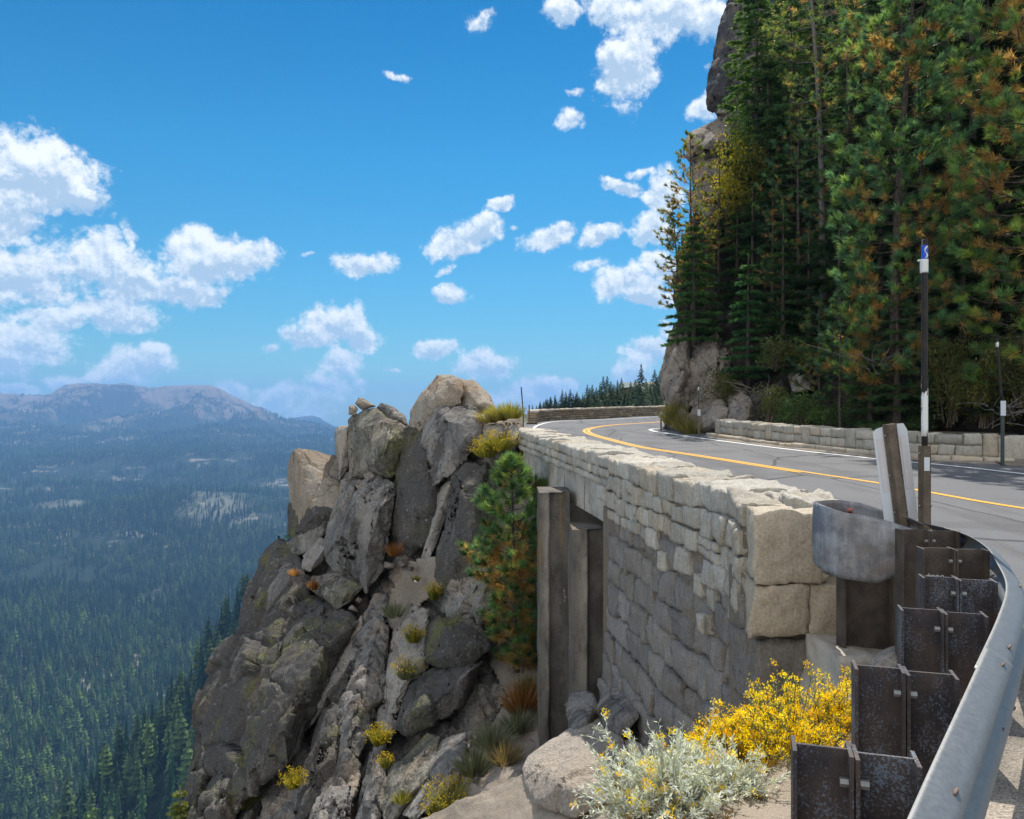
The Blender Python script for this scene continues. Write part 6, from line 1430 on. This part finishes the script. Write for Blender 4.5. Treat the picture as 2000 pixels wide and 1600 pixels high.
snag('pale dead branches sticking out beside the bare trunk on the bank', 1628, 545, 31.5, 22, 1.5, 1); snag('grey dead twigs hanging behind the rounded shrub', 1475, 775, 27.4, 20, 1.0, 2); snag('bare grey twigs tangled behind the tall dark delineator', 1965, 800, 18.9, 22, 1.0, 3); snag('curving dead branches under the crown of the bushy pine', 1715, 715, 21.6, 14, 1.1, 4)
# --- pine clinging below the bridge
pine('pine_tree', 'pine with orange brown inner needles clinging to the rock beside the bridge pier', P(1008, 1275, 16.6), 4.1, .66, z0=.03, nb=84, seed=33, nl=.21, nw=.0062, per=80, tuft=4.5, brown=.38, r0=.07, lean=(-.12, -.5), profile=lambda f: (.5 + .75 * math.sin(f * 2.6)) * (1 + .25 * math.sin(f * 17)) * (1.05 - f ** 4), green=NEEDLE_GREEN * np.array([.95, .92, .8]))
bpy.context.view_layer.update()
# --- firs on the hill beyond the bend
FT = [(1040,803,790),(1055,804,783),(1066,803,779),(1075,803,775),(1085,800,779),(1098,803,761),(1105,803,765),(1114,800,760),(1125,803,770),(1131,800,774),(1138,800,768),(1147,800,751),(1152,799,758),(1157,798,752),(1165,798,757),(1172,795,748),(1178,797,735),(1186,792,735),(1193,796,745),(1199,790,750),(1206,795,742),(1214,785,738),(1222,795,762),(1232,775,745),(1241,792,742),(1252,800,712),(1262,778,740),(1270,770,748),(1279,768,722),(1289,762,725),(1297,770,726),(1226,798,772),(1160,801,780),(1190,802,778),(1283,796,772),(1268,800,778)] + [(int(1048 + 7.2 * q), 803 - int(q * .35), int(803 - q * .35 - 12 - (q * 37) % 17 - q * .5)) for q in range(35)]
fp = None
DHs = lambda px, py: float(DH(np.array(float(px)), np.array(float(py))))
def hill_fir(seed, h=10.0, r=2.5):
    g = np.random.default_rng(seed); tr = Tris(); C = []; D = []; K = []; LL = []
    for L in range(30):
        f = L / 29; k = 7
        for j in range(k):
            a = g.uniform(0, 6.28); rr = r * ((1 - f) ** .9 + .015) * g.uniform(.3, 1.3); m = 4
            q = np.linspace(.3, 1, m); C.append(np.stack([np.cos(a) * rr * q, np.sin(a) * rr * q, h * (.06 + .93 * f) - .35 * rr * q], 1)); D.append(np.tile([np.cos(a), np.sin(a), -.3], (m, 1))); K.append(np.full(m, g.uniform(.6, 1.4))); LL.append(np.full(m, .16 + .55 * (1 - f)))
    C.append(np.array([[0, 0, h * .95]])); D.append(np.array([[0, 0, 3.0]])); K.append(np.ones(1)); LL.append(np.array([.7]))
    C = np.concatenate(C); D = np.concatenate(D); K = np.concatenate(K); LL = np.concatenate(LL); tr.needles(C, D, 3, LL, .12, .6, np.array([.085, .13, .105]) * K[:, None], g, twig=.15); return tr
prot = [hill_fir(s).build('hill_fir', M['fir']) for s in (1, 2, 3)]
for k, (px, yb, yt) in enumerate(FT):
    d = DHs(px, min(yb, 800)) - 3; o = prot[k] if k < 3 else prot[k % 3].copy()
    if k >= 3: COL.objects.link(o)
    h = (yb - yt) / F * d; o.location = P(px, yb, d); s = h / 10; o.scale = (s * (1.05 + .15 * (k % 5)), s * (1.05 + .15 * (k % 5)), s); o.rotation_euler = (0, 0, k * 1.3)
    tag(o, 'dark fir on the small hill beyond the far bend of the road', 'fir tree', 'firs on the hill beyond the bend')
prot[0]['label'] = 'dark fir on the small hill beyond the far bend of the road'
tall = [o for o in COL.objects if o.name.startswith('hill_fir') and abs(o.location.x / o.location.y * F + 1000 - 1252) < 1]
for o in tall: o['label'] = 'tallest dark fir on the small hill beyond the bend, rising well above its neighbours'; del o['group']

# --- flowers by the guardrail
def rabbitbrush(name, label, c, R0, H, nst, leafcol, flowcol, fl, seed, squash=(1, 1), lw=.0028, lean=(0, 0), leaves=9, dry=.1, fdens=26):
    g = np.random.default_rng(seed); c = np.array(c, float); t = thing(name, label, 'flowering shrub', tuple(c)); st = MB(); lf = Tris(); fw = Tris()
    LC = []; LD = []; LCol = []; FC = []; FCol = []
    for k in range(nst):
        a = g.uniform(0, 6.28); e = math.acos(g.uniform(.05, 1.0)); L = R0 * g.uniform(.62, 1.12) * (1 + .22 * math.sin(a * 3 + seed) * math.sin(e * 2.5 + seed))
        d = np.array([math.sin(e) * math.cos(a) * squash[0], math.sin(e) * math.sin(a) * squash[1], math.cos(e) * H / R0]); q = np.linspace(0, 1, 6)[:, None]
        p = c + d * L * q + np.array([lean[0], lean[1], 0]) * L * q ** 2 + np.array([0, 0, .12 * L]) * q * (1 - q) * 2 + g.normal(size=3) * .03 * q
        isdry = g.random() < dry and d[2] < .5 * H / R0
        st.tube(p, np.linspace(.0032, .0016, 6), 3, cap=False, col=(.24, .19, .11) if isdry else tuple(np.array(leafcol[0]) * .8))
        for b in range(3):                                # side shoots
            q0 = g.uniform(.45, .95); o = np.array([np.interp(q0, q[:, 0], p[:, i]) for i in range(3)]); sd = nrm(d / np.linalg.norm(d) + g.normal(size=3) * .45); l = L * g.uniform(.12, .3); tip = o + sd * l
            st.tube([o, tip], [.002, .0014], 3, cap=False, col=tuple(np.array(leafcol[0]) * .85))
            m = leaves; qq = g.uniform(0, 1, (m, 1)); LC.append(o + (tip - o) * qq); LD.append(nrm(g.normal(size=(m, 3)) * .7 + sd)); LCol.append(np.tile((.26, .17, .08) if isdry else leafcol[g.integers(len(leafcol))], (m, 1)))
            if g.random() < fl and (not isdry): FC.append(tip); FCol.append(flowcol[g.integers(len(flowcol))])
        if g.random() < fl and not isdry: FC.append(p[-1]); FCol.append(flowcol[g.integers(len(flowcol))])
    LC = np.concatenate(LC); lf.leaves(LC, .034, np.concatenate(LCol), g, aspect=.16 * lw / .0028, colvar=.3, dirs=np.concatenate(LD))
    FC = np.array(FC); FCol = np.array(FCol); m = fdens; off = g.normal(size=(len(FC), m, 3)) * np.array([.012, .012, .010])
    fw.leaves((FC[:, None] + off).reshape(-1, 3), .016, np.repeat(FCol, m, 0), g, up=1.0, aspect=.42, colvar=.25)
    st.build('stems', M['leaf'], t); lf.build('foliage', M['silver' if fl < .5 else 'leaf'], t); fw.build('flowers', M['flower'], t); return t
def gp(px, d): 
    X = (px - 1000) / F * d; return (X, d, float(ground_z(np.array([[X]]), np.array([[d]]))[0, 0]) - .02)
YF = [(.95, .72, .012), (.92, .65, .01), (.97, .78, .05), (.85, .55, .02)]
GL = [(.24, .27, .12), (.18, .22, .09), (.30, .31, .17)]; SL = [(.72, .75, .71), (.62, .67, .63), (.80, .82, .76)]
rabbitbrush('rabbitbrush', 'large rabbitbrush covered in yellow flowers between the posts and the grey wall', P(1545, 1525, 4.35), .42, .46, 300, GL, YF, .9, 1, (1.15, .9))
rabbitbrush('rabbitbrush', 'yellow flowering rabbitbrush standing close behind the second post, taller and thinner', P(1640, 1500, 4.55), .30, .50, 190, GL, YF, .72, 2, (.75, .8), dry=.3)
rabbitbrush('rabbitbrush', 'silvery grey rabbitbrush with few yellow flowers at the bottom of the view', P(1305, 1615, 3.85), .36, .41, 380, SL, YF, .11, 3, (1.1, .9), lw=.0042, leaves=13, dry=.16)
rabbitbrush('rabbitbrush', 'low silvery rabbitbrush with dry brown stems touching the sand', P(1420, 1560, 4.0), .24, .24, 170, SL, YF, .12, 4, (1.2, .8), lw=.0042, leaves=11, dry=.35)
rabbitbrush('rabbitbrush', 'small yellow flowered rabbitbrush peeping out left of the large one', P(1420, 1490, 4.4), .20, .22, 70, GL, YF, .85, 5, (1.2, .8))
tuftplant('dry_grass', 'dry brown stalks at the foot of the yellow rabbitbrush beside the post', gp(1610, 4.3), .22, .26, 150, [(.30, .19, .09), (.36, .25, .13), (.22, .14, .07)], 8, 'grass clump', .0022)
# --- small plants on the rocks
def RP(px, py, off=-.8): return on(DO, px, py, off)
ygr = [(.20, .19, .03), (.28, .25, .03), (.13, .14, .03)]; gry = [(.20, .21, .13), (.15, .17, .10), (.25, .24, .15)]; org = [(.30, .13, .04), (.36, .17, .05), (.22, .09, .03)]; ylf = [(.55, .38, .02), (.42, .32, .03)]
k = 0
for (px, py, h, r, n, cols, lb, fl, off) in (
  (975, 822, .5, .5, 420, [(.30, .27, .07), (.36, .31, .10), (.22, .22, .05)], 'wide clump of yellow green grass on the crest by the far end of the parapet', None, -.5),
  (1000, 818, .5, .5, 260, [(.24, .24, .05), (.30, .28, .06)], 'denser green tuft at the very end of the parapet', None, -.6),
  (955, 826, .4, .5, 220, [(.36, .30, .10), (.28, .24, .06)], 'straw coloured tuft left of the green grass on the crest', None, -.5),
  (975, 880, .5, .65, 260, ygr, 'yellow flowering shrub hanging under the far end of the parapet', ylf, -.8),
  (950, 893, .4, .5, 160, ygr, 'smaller yellow flowering shrub lower left of the parapet end', ylf, -.8),
  (847, 1172, .45, .22, 110, ygr, 'upright yellow plant on the dirt ledge in the middle of the slope', ylf, -.9),
  (808, 1255, .4, .3, 140, ygr, 'yellow and grey plant growing beside the pale ribbed slab', ylf, -1.1),
  (795, 1325, .45, .42, 180, gry, 'grey green plant with yellow tips on the central slabs', ylf, -1.1),
  (740, 1455, .42, .3, 160, ygr, 'bright yellow plant on the lower slope', ylf, -1.2),
  (572, 1540, .42, .3, 160, ygr, 'yellow green plant at the bottom left under the dark overhang', ylf, -1.0),
  (752, 1500, .28, .16, 70, ygr, 'tiny yellow plant above the thin upright slab', ylf, -1.2),
  (785, 1568, .25, .28, 90, ygr, 'low yellow green plant at the bottom of the slope', None, -1.2),
  (770, 1205, .45, .5, 180, gry, 'grey shrub on the left side of the dirt ledge', None, -.8),
  (812, 1136, .18, .18, 60, ygr, 'very small yellow tuft in the middle of the dirt ledge', None, -.6),
  (770, 1085, .4, .35, 140, org, 'rust coloured grass under the dark column', None, -1.0),
  (575, 1125, .25, .25, 100, [(.46, .25, .09), (.4, .2, .06)], 'bright orange grass on the crest of the lower cliff', None, -1.0),
  (612, 1152, .35, .25, 120, org, 'rust coloured plant beside the yellow stained block', None, -1.5),
  (1020, 1395, .7, .6, 320, org, 'rust coloured grass beside the lower pier', None, -.3),
  (1030, 1365, .6, .4, 200, [(.2, .19, .08), (.26, .2, .09)], 'olive grass behind the rust coloured grass by the pier', None, -.3),
  (1010, 1430, .5, .5, 240, gry, 'grey green shrub at the left foot of the lower pier', None, -.3),
  (960, 1460, .5, .6, 260, gry, 'grey green shrub in the gully left of the pale boulder', None, -.4),
  (925, 1510, .5, .55, 240, gry, 'grey green shrub lower in the gully', None, -.4),
  (985, 1490, .4, .5, 200, [(.26, .18, .09), (.2, .17, .08)], 'brown grass between the gully shrubs', None, -.4),
  (880, 1575, .45, .5, 220, [(.24, .25, .10), (.32, .31, .12)], 'yellow green shrub at the bottom edge of the view beside the sandy mound', ylf, -.5),
  (858, 1600, .35, .35, 140, ygr, 'low yellow shrub at the bottom edge left of the sandy mound', ylf, -.6),
  (480, 1575, .5, .5, 150, [(.14, .12, .03), (.10, .10, .03)], 'dark olive bush under the overhanging foot of the cliff', None, -.2)):
    k += 1; tuftplant('plant', lb, RP(px, py + h * .4 * F / 20 * .0, off), h, r, int(n * 1.5), cols, 200 + k, 'plant', .007, fl, curve=.8, seedn=int(n * .45), seedsize=.035)
for k, (px, py, d, h, lb) in enumerate(((1312, 818, 31.6, .9, 'tall dry yellow grass at the inside of the bend'), (1335, 830, 30.6, .8, 'yellow green weeds at the foot of the cliff by the road'), (1350, 838, 29.4, .6, 'short weeds beside the brown delineator'), (1320, 800, 32, .7, 'green weeds against the cliff corner above the bend'))):
    tuftplant('weeds', lb, P(px, py + 12, d), h, .7, 260, [(.24, .21, .05), (.16, .16, .04), (.32, .26, .10)], 300 + k, 'weeds', .012)
fir('young_fir', 'sunlit young fir poking up at the bottom left beside the dark rib', P(352, 1680, 19), 1.75, .42, seed=77, whorl=.16, per=22, nl=.05, nw=.012, col=np.array([(.17, .21, .03), (.24, .25, .05), (.12, .17, .03)]), r0=.025, bark='bark_grey')
m = MB(); m.box(P(812, 1136, 18.6), (.09, .02, .035), rotz(.3) @ np.array([[.8, 0, .6], [0, 1, 0], [-.6, 0, .8]])); tag(m.build('litter', M['whitepaint'], base=P(812, 1136, 18.6)), 'scrap of white litter on the dirt ledge of the outcrop', 'litter')
